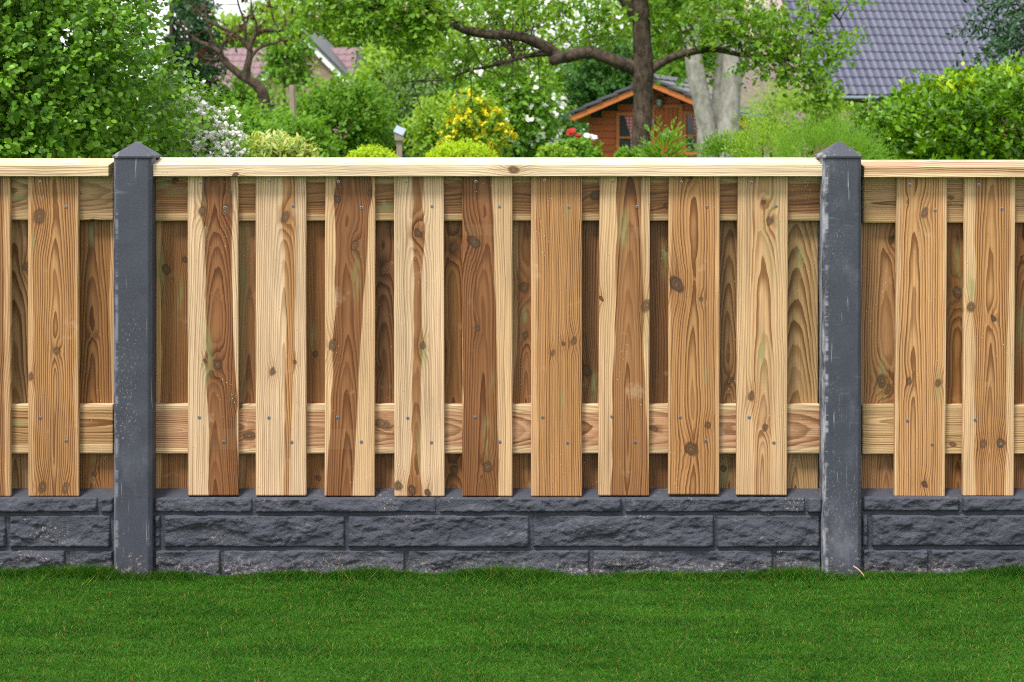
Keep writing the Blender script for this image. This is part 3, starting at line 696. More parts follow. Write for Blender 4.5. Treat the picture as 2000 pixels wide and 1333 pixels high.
# -- a generic bush: px/py of its middle and its half sizes in the photo, distance
def bush(name, label, px, py, rx, ry, d, n, leaf, mat, shape='ovate', k=7, tl=.2, lump=.3, depth=.4, dry=None, cat='bush', group='garden shrubs behind the fence', up=.4, droop=0., spread=.9, extra=None, stem='brown_bark', seed=None, clumps=None, foot=True):
    s = d/FPX; c = np.array(W(px, py, d)); ry_ = dry or rx*s
    root = empty(name, (c[0], c[1], 0), label, cat, group)
    L = Leaves(); seed = seed or int(px + d*10)
    for (ox, oy, fx, fy, fn) in (clumps or [(0, 0, 1, 1, 1)]):
        cc = c + np.array([ox*s, rng.uniform(-.2, .2)*ry_*(1 if clumps else 0), -oy*s]); rr = np.array([rx*fx*s, ry_*max(fx, .5), ry*fy*s])
        rr = np.maximum(rr - tl*.55, rr*.45)
        O, D = shell(int(n*fn), cc, rr, depth, lump, seed + int(ox), front=.55); D = unit(D + rand_dir(len(D))*.6 + np.array([0, 0, .3]))
        L.add(sprigs(O, D, rng.uniform(.5, 1.2, len(O))*tl, k, leaf, shape, spread, up, droop))
    if foot and c[2] - ry*s > .25:          # skirts of leaves down towards the ground
        cc = np.array([c[0], c[1], c[2]*.5]); rr = np.array([rx*s*.7, ry_*.8, c[2]*.5])
        O, D = shell(int(n*.35), cc, rr, depth, lump, seed+3, front=.3); D = unit(D + rand_dir(len(D))*.6)
        L.add(sprigs(O, D, rng.uniform(.5, 1.2, len(O))*tl, max(3, k-2), leaf*1.1, shape, spread, up, droop))
    L.build('foliage', M[mat], root)
    for (nm, m2, cnt, sz, kk, sh, dp) in (extra or []):
        F = Leaves(); O, D = shell(cnt, c, np.array([rx*s, ry_, ry*s])*1.02, dp, lump, seed, front=.2)
        F.add(sprigs(O, D, np.full(len(O), sz*1.2), kk, sz, sh, 1.0, .5)); F.build(nm, M[m2], root)
    tips, _ = shell(5, c, np.array([rx*s, ry_, ry*s])*.6, .3, .2, seed); stems(root, tips, M[stem], max(.012, d*.0011), 'stem', rx*s*.5)
    return root

def spirea():
    d = 9.3; s = d/FPX
    root = empty('flowering_shrub', (*W(385, 300, d).xy, 0), 'arching shrub covered in small white blossom beside the big green shrub', 'shrub', 'garden shrubs behind the fence')
    L = Leaves(); F = Leaves(); b = Vector(root.location)
    O, D = shell(900, np.array(W(372, 290, d)), np.array([86*s, .22, 105*s]), .5, .3, 4, front=.5)
    L.add(sprigs(O, unit(D + rand_dir(len(D))*.5), rng.uniform(.05, .14, len(O)), 7, .020, 'ovate', .9, .4))
    for i in range(84):
        a = random.uniform(-.5, 1.0); x1 = 372 + a*88; y1 = 170 + abs(a - .0)*75 + random.uniform(0, 150)
        tip = W(x1 + random.uniform(-15, 25), y1, d + random.uniform(-.25, .2)); mid = b.lerp(tip, .6) + Vector((0, 0, .12))
        p, r = smooth_pts([b + Vector((random.uniform(-.1, .1), random.uniform(-.1, .1), 0)), mid, tip], [.008, .005, .002], 7)
        if i % 9 == 0: MB().tube(rel(p, root), r, 5).build('stem', M['brown_bark'], root, True)
        P = np.array([list(q) for q in p[5:]])
        P = P[rng.integers(0, len(P), 22)] + rng.normal(size=(22, 3))*.03 + np.array([.02, -.20, .02])
        F.add(sprigs(P, np.tile([0, -.3, 1.0], (len(P), 1)) + rand_dir(len(P))*.4, np.full(len(P), .014), 8, .018, 'round', 1.0, .8))
        L.add(sprigs(P + np.array([0, .05, -.02]), rand_dir(len(P)), np.full(len(P), .05), 3, .022, 'ovate', .9, .4))
    L.build('foliage', M['leaf_mid'], root); F.build('blossom', M['petal_white'], root)
spirea()

# -- clipped laurel hedge
def laurel():
    root = empty('hedge', (4.35, 7.6, 0), 'tall clipped hedge with glossy pointed leaves under the dark roof', 'hedge')
    L = Leaves(); n = 24000
    # a rounded box: sides and top of the hedge, lumpy
    c = np.array([4.55, 7.7, .76]); h = np.array([1.98, 1.0, .72])
    d = rand_dir(n); p8 = np.sum(np.abs(d)**5, -1)**(-1/5); P = d*p8[:, None]
    top = 1.0
    lum = 1 + .30*(fbm(P[:, 0]*5 + 30, P[:, 2]*3 + P[:, 1]*3 + 30, 2, 3) - .45)
    P = c + P*h*(lum*(1 - .30*rng.random(n)**1.3))[:, None]
    P[:, 2] += .09*np.clip((P[:, 0] - 2.7)/1.2, -1, 1)*(P[:, 2] > .9)
    ok = (P[:, 1] < 8.6) & (P[:, 2] > .03) & (P[:, 0] < 6.1); P, D = P[ok], d[ok]
    D = unit(D + rand_dir(len(D))*.6 + np.array([0, 0, .45]))
    L.add(sprigs(P, D, rng.uniform(.07, .16, len(P)), 7, .048, 'ovate', .8, .45))
    L.build('foliage', M['leaf_laurel'], root)
    top = P[(P[:, 2] > 1.38)]; i = rng.choice(len(top), 700); F = Leaves()
    F.add(sprigs(top[i] + np.array([0, -.03, .03]), np.tile([0, -.3, 1.], (len(i), 1)) + rand_dir(len(i))*.5, rng.uniform(.05, .12, len(i)), 6, .052, 'ovate', .75, .5)); o = F.build('new_shoots', M['leaf_lime'], root); o['kind'] = 'stuff'
    stems(root, [(3.2 + i*.5, 7.7, 1.2) for i in range(6)], M['dark_bark'], .03, 'stem', 2.2)
laurel()

# -- low shrubs along the back of the fence
bush('feathery_shrub', 'fine feathery light green shrub in front of the laurel hedge', 1620, 318, 120, 78, 11.5, 1400, .022, 'leaf_mid', 'needle', 16, .16, .35, dry=.45, up=.7, spread=.55)
bush('feathery_shrub', 'sparse feathery shrub with bare tan stems beside the grey trunks', 1495, 312, 68, 82, 13.5, 460, .026, 'leaf_light', 'lance', 10, .2, .35, dry=.4, up=.7, spread=.6)
bush('variegated_shrub', 'low cream and green variegated shrub just above the cap rail', 535, 326, 88, 50, 10.5, 620, .050, 'leaf_cream', 'lance', 7, .09, .3, up=.6)
bush('clipped_ball', 'smaller lime green clipped ball beside the small box on a post', 727, 335, 60, 45, 13.0, 1500, .016, 'leaf_lime', 'ovate', 8, .05, .12, depth=.2, cat='topiary', group='clipped lime green balls')
bush('clipped_ball', 'larger lime green clipped ball in front of the yellow bush', 903, 340, 78, 62, 13.0, 2300, .016, 'leaf_lime', 'ovate', 8, .05, .10, depth=.2, cat='topiary', group='clipped lime green balls')
bush('young_shrub', 'feathery young shrub at the foot of the brown tree trunk', 1298, 305, 38, 55, 14, 150, .040, 'leaf_mid', 'lance', 9, .18, .4, up=.8, spread=.55)
bush('young_shrub', 'leafy shrub at the foot of the two grey trunks', 1420, 310, 66, 34, 15, 420, .034, 'leaf_mid', 'lance', 9, .16, .4, up=.8, spread=.6)
bush('young_shrub', 'low leafy shrub at the near side of the shed door', 1226, 318, 22, 26, 15, 110, .036, 'leaf_mid', 'ovate', 8, .08, .4, up=.7)
rose = bush('rose_bush', 'small bush with red and pink flowers beside the shed corner', 1130, 306, 42, 30, 17, 150, .05, 'leaf_mid', 'ovate', 6, .14, .4)
for (px, py, m_, sz) in ((1117, 266, 'petal_red', .055), (1128, 270, 'petal_red', .035), (1147, 272, 'petal_white', .045), (1159, 275, 'petal_white', .045)):
    F = Leaves(); F.add(sprigs(np.array([list(W(px, py, 16.5))]), np.array([[0, -.6, .6]]), np.array([sz*.6]), 14, sz, 'round', 1.0, .5)); F.build('flower', M[m_], rose)
bush('low_shrub', 'low bright shrub between the dark stems and the rose bush', 1085, 314, 34, 24, 16, 240, .04, 'leaf_light', 'ovate', 7, .09, .3)
bush('yellow_bush', 'green bush flecked with bright yellow flower behind the larger clipped ball', 925, 262, 62, 72, 19, 420, .055, 'leaf_light', 'ovate', 7, .25, .55, depth=.6, up=.6, extra=[('flowers', 'leaf_yellow', 330, .040, 6, 'ovate', .6)])
bush('green_bush', 'yellow-green bush around the yellow flowers', 880, 262, 80, 62, 20.5, 560, .06, 'leaf_light', 'ovate', 7, .28, .5, depth=.5)
bush('blossom_bush', 'tall airy shrub with scattered white blossom left of the shed', 990, 225, 100, 105, 21, 1050, .060, 'leaf_mid', 'ovate', 7, .35, .5, depth=.55, extra=[('blossom', 'petal_white', 110, .05, 5, 'round', .15)])
bush('dark_bush', 'dark green bush in the shade by the shed corner', 1055, 275, 70, 50, 25, 600, .07, 'leaf_deep', 'ovate', 7, .3, .4)
bush('round_bush', 'fresh green bush under the leaning bare tree', 665, 250, 105, 84, 18, 1300, .052, 'leaf_mid', 'ovate', 7, .3, .5, depth=.5)
bush('round_bush', 'bright green bush behind the white blossom', 490, 280, 80, 52, 15.5, 760, .046, 'leaf_mid', 'ovate', 7, .22, .45)
bush('round_bush', 'small green bush below the wooden stake', 575, 290, 70, 38, 14.5, 560, .045, 'leaf_mid', 'ovate', 7, .2, .4)
bush('grey_bush', 'grey-green bush behind the small box on a post', 790, 230, 78, 82, 22, 900, .060, 'leaf_grey', 'ovate', 7, .35, .5, depth=.5)
bush('dark_bush', 'dark evergreen bush beyond the grey-green one', 825, 215, 60, 75, 27, 560, .08, 'leaf_deep', 'ovate', 7, .4, .5)
bush('hedge_bush', 'light green tall bush beside the gable with the white edge', 782, 172, 80, 66, 33, 800, .10, 'leaf_light', 'ovate', 7, .4, .5, depth=.5)
bush('hedge_bush', 'green bush left of the wooden stake in front of the brick wall', 480, 225, 75, 55, 30, 420, .09, 'leaf_mid', 'ovate', 7, .5, .5, depth=.6)
bush('hedge_bush', 'green leafy bush in front of the brown brick gable', 566, 120, 46, 66, 38, 300, .10, 'leaf_mid', 'ovate', 7, .35, .5, depth=.6)
bush('hedge_bush', 'yellow-green bushes at the foot of the pink brick house', 1560, 232, 120, 45, 32, 700, .08, 'leaf_light', 'lance', 8, .5, .5, depth=.6)
bush('hedge_bush', 'shady green bush behind the shed', 1190, 160, 95, 60, 42, 700, .12, 'leaf_deep', 'ovate', 7, .8, .5, depth=.6)

# ------------------------------------------------------------------ trees
def tree_limbs(root, limbs, d, mat, n=9, names=('trunk', 'branch'), jit=.06, wob=.06):
    """limbs: lists of (px, py, radius_px, depth offset)"""
    paths = []
    for i, lb in enumerate(limbs):
        pts = [W(q[0], q[1], d + (q[3] if len(q) > 3 else 0)) for q in lb]; rad = [max(q[2], .6)*d/FPX for q in lb]
        p, r = smooth_pts(pts, rad, 5, jit)
        MB().tube(rel(p, root), r, n, wob).build(names[0] if i == 0 else names[1], mat, root, True)
        paths.append((p, r))
    return paths
def twigs_from(paths, n, ln, mat, root, r0=.006, skip=.0, up=.4, name='twigs'):
    """fine wood: curved twigs off the limbs, joined (far too many to count)"""
    b = MB(); ends = []
    for _ in range(n):
        p, r = random.choice(paths); i = random.randrange(int(len(p)*skip), len(p)); q = p[i]
        dv = Vector(rand_dir(1)[0]); dv.z += up; dv.normalize(); l = ln*random.uniform(.4, 1.1)
        m = q + dv*l*.5 + Vector(rand_dir(1)[0])*l*.12; e = q + dv*l + Vector(rand_dir(1)[0])*l*.2
        b.tube(rel([q, m, e], root), [r0, r0*.7, r0*.35], 4)
        ends += [(m, e - q), (e, e - m), (q.lerp(e, .75), e - q)]
    o = b.build(name, mat, root); o['kind'] = 'stuff'
    return ends
def apple():
    d = 17.0
    g = W(1252, 506, d); root = empty('apple_tree', (g.x, g.y, 0), 'apple tree with dark lichen-flecked trunk and long level limbs', 'tree')
    paths = tree_limbs(root, [
        [(1252, 515, 25), (1252, 400, 22), (1252, 300, 19.5), (1256, 200, 19), (1256, 140, 21), (1254, 60, 17.5), (1250, 0, 17), (1244, -80, 14), (1238, -190, 10), (1230, -320, 6)],
        [(1250, 138, 15), (1200, 119, 13), (1150, 103, 12.5), (1098, 112, 12.5), (1075, 98, 11.5), (1045, 82, 10.5), (1000, 69, 9.5), (950, 68, 9), (912, 60, 8.5), (880, 50, 6), (835, 53, 5), (780, 40, 3.5, -.4), (720, 15, 2.5, -.6)],
        [(1095, 105, 6), (1040, 108, 4.5), (1000, 118, 4), (950, 132, 3, .2), (920, 137, 2.5, .3), (870, 155, 1.6, .3), (805, 160, 1.2, .2)],
        [(1262, 142, 12), (1290, 124, 8.5), (1320, 110, 7.5), (1360, 100, 7), (1400, 97, 6), (1450, 108, 4.5, -.2), (1510, 112, 3.5, -.3), (1570, 130, 2.5, -.4), (1610, 170, 1.8, -.4)],
        [(1250, 45, 13), (1228, 15, 10), (1205, -15, 8), (1150, -70, 6), (1050, -110, 4)],
        [(1254, 0, 10), (1300, -40, 8), (1380, -70, 6), (1480, -60, 4.5), (1580, -20, 3), (1640, 40, 2)],
        [(910, 62, 6), (890, 40, 4.5), (860, 10, 3.5), (800, -20, 3), (700, -10, 2.5), (620, 20, 2)],
        [(985, 66, 3), (1000, 95, 2.4), (1003, 115, 2)],
        [(1450, 108, 3), (1500, 80, 2.5), (1560, 60, 2), (1620, 80, 1.5)]], d, M['brown_bark'], 11)
    ends = twigs_from(paths[1:], 300, .50, M['dark_bark'], root, .006, .15)
    L = Leaves(); F = Leaves()
    E_ = np.array([list(e[0]) for e in ends]); D_ = np.array([list(e[1]) for e in ends])
    px_ = 1000 + E_[:, 0]*FPX/(E_[:, 1] + DCAM); py_ = HORIZ - (E_[:, 2] - ZC)*FPX/(E_[:, 1] + DCAM)
    bare = (px_ > 885) & (px_ < 1275) & (py_ > 40) & (py_ < 150) & (E_[:, 1] < d - DCAM + .05)      # the inner limbs carry no leaves on the near side
    keep = (py_ < 190) & ~bare; E_, D_ = E_[keep], D_[keep]
    L.add(sprigs(E_, D_ + rand_dir(len(D_))*.2, np.full(len(E_), .14), 6, .055, 'ovate', .95, .35))
    # leafy masses: middle, half sizes, count
    for (px, py, rx, ry, n, dd) in [(640, 15, 95, 42, 230, -.6), (735, 30, 100, 55, 330, -.5), (815, 30, 80, 58, 300, -.3), (805, 95, 50, 42, 90, .0), (890, 120, 60, 30, 70, .5), (960, 15, 90, 40, 150, .6),
                                    (1090, 0, 110, 42, 190, .7), (1190, 50, 70, 45, 110, .7), (1140, 75, 50, 22, 40, .6), (1330, 20, 85, 45, 190, .2), (1310, 80, 40, 30, 46, .4),
                                    (1420, 35, 70, 50, 170, -.2), (1490, 60, 70, 52, 190, -.4), (1535, 120, 62, 40, 150, -.4), (1590, 160, 46, 52, 130, -.5), (1612, 205, 34, 42, 75, -.5), (1625, 88, 52, 22, 80, -.5), (1590, 25, 62, 28, 80, -.4), (1470, 125, 40, 26, 50, -.3)]:
        c = np.array(W(px, py, d + dd)); s = d/FPX
        O, D = shell(int(n*(.56 if px < 1400 else .42)), c, np.maximum(np.array([rx*s, max(.28, rx*s*.7), ry*s]) - .09, .07), .95, .4, px, front=.9); D = unit(D*.7 + rand_dir(len(D))*.8 + np.array([0, 0, .15]))
        L.add(sprigs(O, D, rng.uniform(.10, .26, len(O)), 7, .056, 'ovate', .95, .3, .15))
        i = rng.random(len(O)) < (.30 if px in (1420, 1500, 1540, 1590, 815, 730) else .12)
        if i.any(): F.add(sprigs(O[i], D[i], np.full(i.sum(), .05), 5, .022, 'round', 1., .3))
    L.build('crown', M['leaf_apple'], root); F.build('fruitlets', M['petal_pink'], root)
    # the sawn stub on the long limb
    a = W(1084, 118, d - .10)
    MB().tube(rel([W(1100, 110, d), W(1084, 118, d - .10), W(1081, 120, d - .13)], root), [.055, .05, .046], 10, .06).build('sawn_stub', M['dark_bark'], root, True)
apple()

def bare_tree():
    d = 20.0; g = W(606, 467, d); root = empty('pruned_tree', (g.x, g.y, 0), 'leaning pruned tree with twisted limbs and rusty brown leaf tufts', 'tree')
    paths = tree_limbs(root, [
        [(606, 470, 19), (596, 330, 18), (578, 280, 17), (560, 255, 16), (532, 230, 14), (514, 215, 12), (516, 192, 11), (506, 172, 11), (494, 160, 10)],
        [(496, 163, 9), (476, 152, 8), (458, 138, 7.5), (444, 126, 7), (434, 114, 6.5), (428, 102, 6), (408, 90, 5), (385, 80, 4), (362, 62, 3), (345, 40, 2)],
        [(497, 164, 9), (483, 152, 8.5), (483, 132, 7.5), (487, 112, 6.5), (487, 96, 6), (474, 80, 5), (455, 66, 4.5), (428, 52, 3.5), (400, 38, 2.5), (385, 20, 2)],
        [(486, 104, 5), (493, 80, 4.5), (502, 66, 4.5), (520, 60, 4), (545, 60, 4), (562, 50, 3.5), (568, 35, 3), (572, 5, 2), (575, -30, 1.6)],
        [(486, 120, 4), (500, 100, 3.5), (520, 88, 3), (550, 82, 2.5), (580, 76, 1.8)],
        [(487, 98, 4), (478, 84, 4), (480, 66, 3), (476, 40, 2.5), (466, 10, 2), (458, -30, 1.5)],
        [(428, 102, 4), (418, 92, 3), (412, 70, 2.5), (405, 40, 2), (398, 0, 1.6), (395, -30, 1.3)],
        [(430, 106, 3.5), (436, 85, 3), (450, 72, 2)],
        [(502, 66, 3), (500, 45, 2.5), (492, 20, 2), (488, -25, 1.4)],
        [(425, 118, 2.5), (405, 116, 2.2), (392, 112, 1.6)],
        [(545, 60, 3), (535, 40, 2.2), (528, 12, 1.8), (522, -25, 1.4)],
        [(524, 224, 7), (514, 226, 6), (508, 230, 5)]], d, M['brown_bark'], 9)
    ends = twigs_from(paths[1:11], 60, .35, M['dark_bark'], root, .006, .4, .6)
    L = Leaves(); tips = [p[-1] for p, r in paths[1:11]] + [p[len(p)*2//3] for p, r in paths[1:11]] + [e[0] for e in ends[1::16]]
    T = np.array([list(t) for t in tips]); T = np.repeat(T, 2, 0) + rng.normal(size=(len(T)*2, 3))*.04
    L.add(sprigs(T, rand_dir(len(T)) + np.array([0, 0, .2]), np.full(len(T), .08), 5, .060, 'ovate', .9, .2, .3)); L.build('crown', M['leaf_rust'], root)
bare_tree()

def grey_tree():
    d = 27.0; g = W(1405, 411, d); root = empty('grey_tree', (g.x, g.y, 0), 'pale grey smooth-barked tree forking into two thick stems', 'tree')
    paths = tree_limbs(root, [
        [(1405, 420, 50), (1398, 360, 40), (1386, 310, 24), (1380, 255, 19), (1372, 205, 18), (1362, 160, 18), (1354, 110, 17), (1348, 50, 17), (1342, -20, 16), (1338, -110, 14), (1330, -220, 11)],
        [(1406, 370, 36), (1418, 310, 26), (1422, 255, 22), (1426, 200, 20), (1430, 150, 20), (1432, 100, 19), (1430, 40, 18), (1424, -20, 17), (1420, -110, 14), (1416, -220, 11)],
        [(1402, 330, 22, .3), (1401, 260, 14, .3), (1399, 210, 10, .4), (1402, 160, 9, .5), (1409, 100, 9, .5), (1402, 20, 8, .5), (1398, -60, 7, .5)]], d, M['grey_bark'], 16, jit=.012, wob=.02)
    L = Leaves()
    for (px, py, rx, ry, n) in [(1330, -60, 150, 60, 300), (1440, -80, 110, 50, 200), (1385, -10, 70, 45, 90), (1330, 110, 40, 45, 50)]:
        c = np.array(W(px, py, d + .8)); s = d/FPX
        O, D = shell(n, c, np.array([rx*s, rx*s*.7, ry*s]), .9, .4, px); L.add(sprigs(O, D + rand_dir(len(D))*.8, rng.uniform(.2, .5, len(O)), 7, .09, 'ovate', .95, .3))
    L.build('crown', M['leaf_mid'], root)
grey_tree()

def far_tree(name, label, px, d, trunk_w, masses, leaf, mat, k=7, bark_='brown_bark', tl=.5, shape='ovate', lean=0, lump=.4, depth=.9):
    s = d/FPX; zg = HORIZ + ZC*FPX/d
    root = empty(name, (*W(px, 0, d).xy, 0), label, 'tree', 'trees beyond the garden')
    top = min(m[1] for m in masses)
    tree_limbs(root, [[(px, zg, trunk_w), (px + lean*.4, (zg+top)/2 + 30, trunk_w*.75), (px + lean, top, trunk_w*.35)]] + [[(px + lean*.4, (zg+top)/2 + 20, trunk_w*.5), ((px+m[0])/2, m[1] + 30, trunk_w*.32), (m[0], m[1], trunk_w*.15)] for m in masses[:4]], d, M[bark_], 8)
    L = Leaves()
    for (mx, my, rx, ry, n) in masses:
        c = np.array(W(mx, my, d + random.uniform(-1.2, 1.2))); O, D = shell(n, c, np.array([rx*s, max(.8, rx*s*.7), ry*s]), depth, lump, int(mx), front=.7)
        L.add(sprigs(O, unit(D*.6 + rand_dir(len(D))*.8), rng.uniform(.5, 1.2, len(O))*tl, k, leaf, shape, .95, .3, .1))
    L.build('crown', M[mat], root)
far_tree('birch_tree', 'birch with a pale trunk between the gable and the apple limb', 822, 44, 8, [(790, 60, 90, 70, 260), (850, 110, 80, 60, 230), (775, 130, 60, 45, 140), (860, 30, 80, 50, 200)], .13, 'leaf_light', bark_='pale_bark', lean=6)
far_tree('leafy_tree', 'light green tree with sky showing through behind the long apple limb', 1010, 52, 10, [(960, 60, 90, 70, 140), (1050, 30, 110, 60, 110), (1020, 140, 120, 50, 220), (1130, 60, 90, 60, 85), (1100, 140, 90, 45, 150), (1180, 110, 60, 50, 100)], .15, 'leaf_light', tl=.7)
far_tree('leafy_tree', 'broad green tree behind the trunk of the apple tree', 1240, 56, 12, [(1215, 40, 80, 60, 90), (1290, 50, 90, 80, 420), (1300, 130, 80, 45, 300), (1180, 165, 90, 40, 260), (1375, 90, 50, 80, 300)], .16, 'leaf_mid', tl=.7)
far_tree('leafy_tree', 'bright yellow-green tree behind the gable with the white edge', 610, 70, 10, [(560, 60, 90, 55, 300), (640, 30, 80, 50, 280), (700, 70, 80, 60, 330), (480, 75, 60, 35, 150), (770, 40, 80, 60, 260)], .19, 'leaf_light', tl=.8)
far_tree('leafy_tree', 'green tree rising above the red roof among the bare limbs', 430, 74, 10, [(420, 70, 60, 30, 150), (480, 85, 50, 30, 140), (540, 50, 60, 40, 160)], .19, 'leaf_light', tl=.8)

def conifer(name, label, px, d, tiers, mat, lf, wpx, top):
    zg = HORIZ + ZC*FPX/d; s = d/FPX
    root = empty(name, (*W(px, 0, d).xy, 0), label, 'tree', 'dark conifers')
    tree_limbs(root, [[(px, zg, wpx), (px, 0, wpx*.7), (px, top, 1)]], d, M['dark_bark'], 8)
    L = Leaves(); B = MB()
    for (x1, y1, n) in tiers:
        p0 = W(px, y1 - 25, d); p1 = W(x1, y1, d + random.uniform(-.8, .4)); pts, r = smooth_pts([p0, p0.lerp(p1, .55) + Vector((0, 0, 8*s)), p1], [.03, .02, .006], 8)
        MB().tube(rel(pts, root), r, 5).build('branch', M['dark_bark'], root)
        P = np.array([list(q) for q in pts[2:]]); P = P[rng.integers(0, len(P), n)] + rng.normal(size=(n, 3))*np.array([.12, .18, .05])
        Dv = np.array(p1 - p0); L.add(sprigs(P, np.tile(Dv, (n, 1)) + rand_dir(n)*np.linalg.norm(Dv)*.8, np.full(n, .32), 14, lf*1.3, 'lance', .8, .1, .35))
    L.build('crown', M[mat], root)
conifer('conifer', 'dark drooping conifer between the big shrub and the red roof', 335, 30, [(392, 60, 44), (385, 25, 40), (396, 100, 44), (378, 130, 44), (400, 152, 44), (392, 182, 40), (365, 5, 40), (340, 90, 34), (345, 160, 34), (385, 205, 34), (375, -20, 34)], 'leaf_conifer', .085, 7, -120)
conifer('conifer', 'dark blue-green conifer tips hanging in at the top corner above the hedge', 2065, 14, [(1968, 30, 24), (1986, 78, 24), (1978, 5, 22), (1992, 100, 18), (2000, 55, 20), (1984, -15, 20)], 'leaf_conifer', .045, 14, -300)

# ------------------------------------------------------------------ houses
def brick_mat(name, c1, c2, mortar, w=.21, h=.0625):
    m = new_mat(name); n = E.nt.nodes.new('ShaderNodeTexBrick')
    x, y, z = xyz(pos()); put(vec(x + y, z, 0.0), n.inputs['Vector'])
    n.inputs['Color1'].default_value = (*c1, 1); n.inputs['Color2'].default_value = (*c2, 1); n.inputs['Mortar'].default_value = (*mortar, 1)
    n.inputs['Scale'].default_value = 1.0; n.inputs['Brick Width'].default_value = w; n.inputs['Row Height'].default_value = h; n.inputs['Mortar Size'].default_value = .008
    v = .8 + .4*noise(pos(), 1.2, 4.0); finish(cmix(1.0, E(n.outputs[0]), vec(v, v, v), 'MULTIPLY'), .85, spec=.2); M[name] = m
brick_mat('pink_brick', (.40, .29, .27), (.31, .215, .205), (.36, .32, .30))
brick_mat('red_brick', (.27, .085, .05), (.19, .06, .042), (.22, .17, .14))
brick_mat('brown_brick', (.33, .20, .155), (.25, .145, .11), (.30, .25, .21))
def tile_mat(name, a, b):
    m = new_mat(name); r = orand(); i = island(); n = noise(pos(), 3.0, 3.0)
    f = E.m('ADD', r*.5 + i*.0, n*.5, clamp=True); finish(cmix(f, a, b), .45, spec=.45); M[name] = m
tile_mat('slate_tile', (.045, .048, .082), (.092, .095, .145)); tile_mat('mauve_tile', (.15, .088, .098), (.235, .145, .155)); tile_mat('shed_tile', (.035, .035, .042), (.075, .075, .085))
flat_mat('white_paint', (.78, .78, .76), .45, .05); flat_mat('zinc', (.34, .40, .46), .4, .1, metal=.3); flat_mat('dark_trim', (.04, .04, .045), .6)
flat_mat('cream_frame', (.66, .60, .40), .5, .05)
def pane_mat():
    m = new_mat('window_glass'); finish((.045, .055, .055), .06, spec=.6); M['window_glass'] = m
pane_mat()
def pantile(w, l, t=.022, amp=.028, seg=7):
    """one roof tile: a wave across, a thick lower lip; local x across, y up the slope, z out"""
    v = []; f = []
    for j, (yy, lift) in enumerate(((0, t), (l*1.06, 0.0))):
        for i in range(seg+1):
            u = i/seg; v.append((u*w, yy, lift + amp*(.5 - .5*math.cos(2*math.pi*min(1, u*1.35)))*(1 if u < .74 else 0)))
    n = seg+1
    for i in range(n): v.append((v[i][0], 0, v[i][2] - t*1.5))
    for i in range(seg): f += [(i, i+1, n+i+1, n+i), (2*n+i, 2*n+i+1, i+1, i)]
    return v, f
def roof_frame(eave_l, e_dir, theta):
    """rows run along e_dir from eave_l; slope climbs away from the viewer at theta"""
    e = Vector(e_dir).normalized(); inw = Vector((-e.y, e.x, 0)); up = inw*math.cos(theta) + Vector((0, 0, math.sin(theta))); nrm = e.cross(up)
    m = Matrix((e, up, nrm)).transposed().to_4x4(); m.translation = eave_l
    return m
def right_house():
    d = 66.0; al = math.radians(14); th = math.radians(50)
    A = W(1592, 186, d)                                   # eave corner nearest the gable
    e = Vector((math.cos(al), math.sin(al), 0)); root = empty('house', (A.x, A.y, 0), 'pink brick house with a steep blue-grey tiled roof above the hedge', 'house', rz=al)
    # everything below in the house's own axes: x along the eave, y into the house, z up
    ez = A.z; Lh = 12.0; hd = 5.2; over = .45; rz = hd*math.tan(th)
    MB().box(0.05, Lh, over, over + .3, 0, ez - .12).build('wall', M['red_brick'], root)
    # gable end towards the viewer's side
    rf_h = ez + (hd)*math.tan(th)
    g = MB().prism([(over, 0), (2*hd - over, 0), (2*hd - over, ez), (hd, rf_h - .25), (over, ez + .02)], -.18, .05, 'x').build('gable_wall', M['pink_brick'], root)
    # a side wing that shows beside the roof edge
    MB().prism([(hd*.42, 0), (hd*1.9, 0), (hd*1.9, rf_h*.7), (hd*.95, rf_h*1.02), (hd*.42, rf_h*.62)], -2.2, -.18, 'x').build('wing_wall', M['pink_brick'], root)
    wv = empty_part('window', root, (-1.75, hd*.42, ez + 2.2))
    MB().box(0, .70, -.10, -.0, 0, 1.35).build('frame', M['cream_frame'], wv); MB().box(.16, .54, -.13, -.104, .16, 1.2).build('pane', M['window_glass'], wv)
    roof = MB().prism([(0, -.02), (hd, hd*math.tan(th) - .02), (hd, hd*math.tan(th) - .20), (0, -.20)], 0.0, Lh, 'x').build('roof', M['dark_trim'], root, loc=(0, 0, ez))
    roof['label'] = 'steep roof of blue-grey wavy tiles'
    v, f = pantile(.30, .42, .036, .05); me = mesh_py('roof_tile', v, f, M['slate_tile'])
    R3 = Matrix.Rotation(th, 4, 'X'); cnt = 0; rest = MB()
    for j in range(15):
        for i in range(40):
            M4 = R3 @ Matrix.Translation((i*.30, j*.42, .012))
            wp = Matrix.Rotation(al, 4, 'Z') @ (Vector((0, 0, ez)) + (M4 @ Vector((.15, .17, 0)))) + Vector((A.x, A.y, 0))
            dd = wp.y + DCAM; px = 1000 + wp.x*FPX/dd; py = HORIZ - (wp.z - ZC)*FPX/dd
            if px < 2012 and py > -14 and cnt < 300 and not (px > 1790 and py > 175):
                o = bpy.data.objects.new('roof_tile', me); o.matrix_local = M4; link(o, roof); o.rotation_euler.z += random.uniform(-.006, .006); cnt += 1
            else:
                rest.add([M4 @ Vector(q) for q in v], f)
    o = rest.build('roof_tiles', M['slate_tile'], roof); o['kind'] = 'stuff'
    MB().prism([(-.10, -.10), (-.10, -.02), (0.02, -.02), (.02, -.13), (-.06, -.13)], 0.0, Lh, 'x').build('gutter', M['zinc'], root, loc=(0, 0, ez))
    MB().prism([(-.02, -.05), (hd, hd*math.tan(th) - .05), (hd, hd*math.tan(th) + .10), (-.02, .10)], -.06, -.02, 'x').build('verge_board', M['dark_trim'], root, loc=(0, 0, ez))
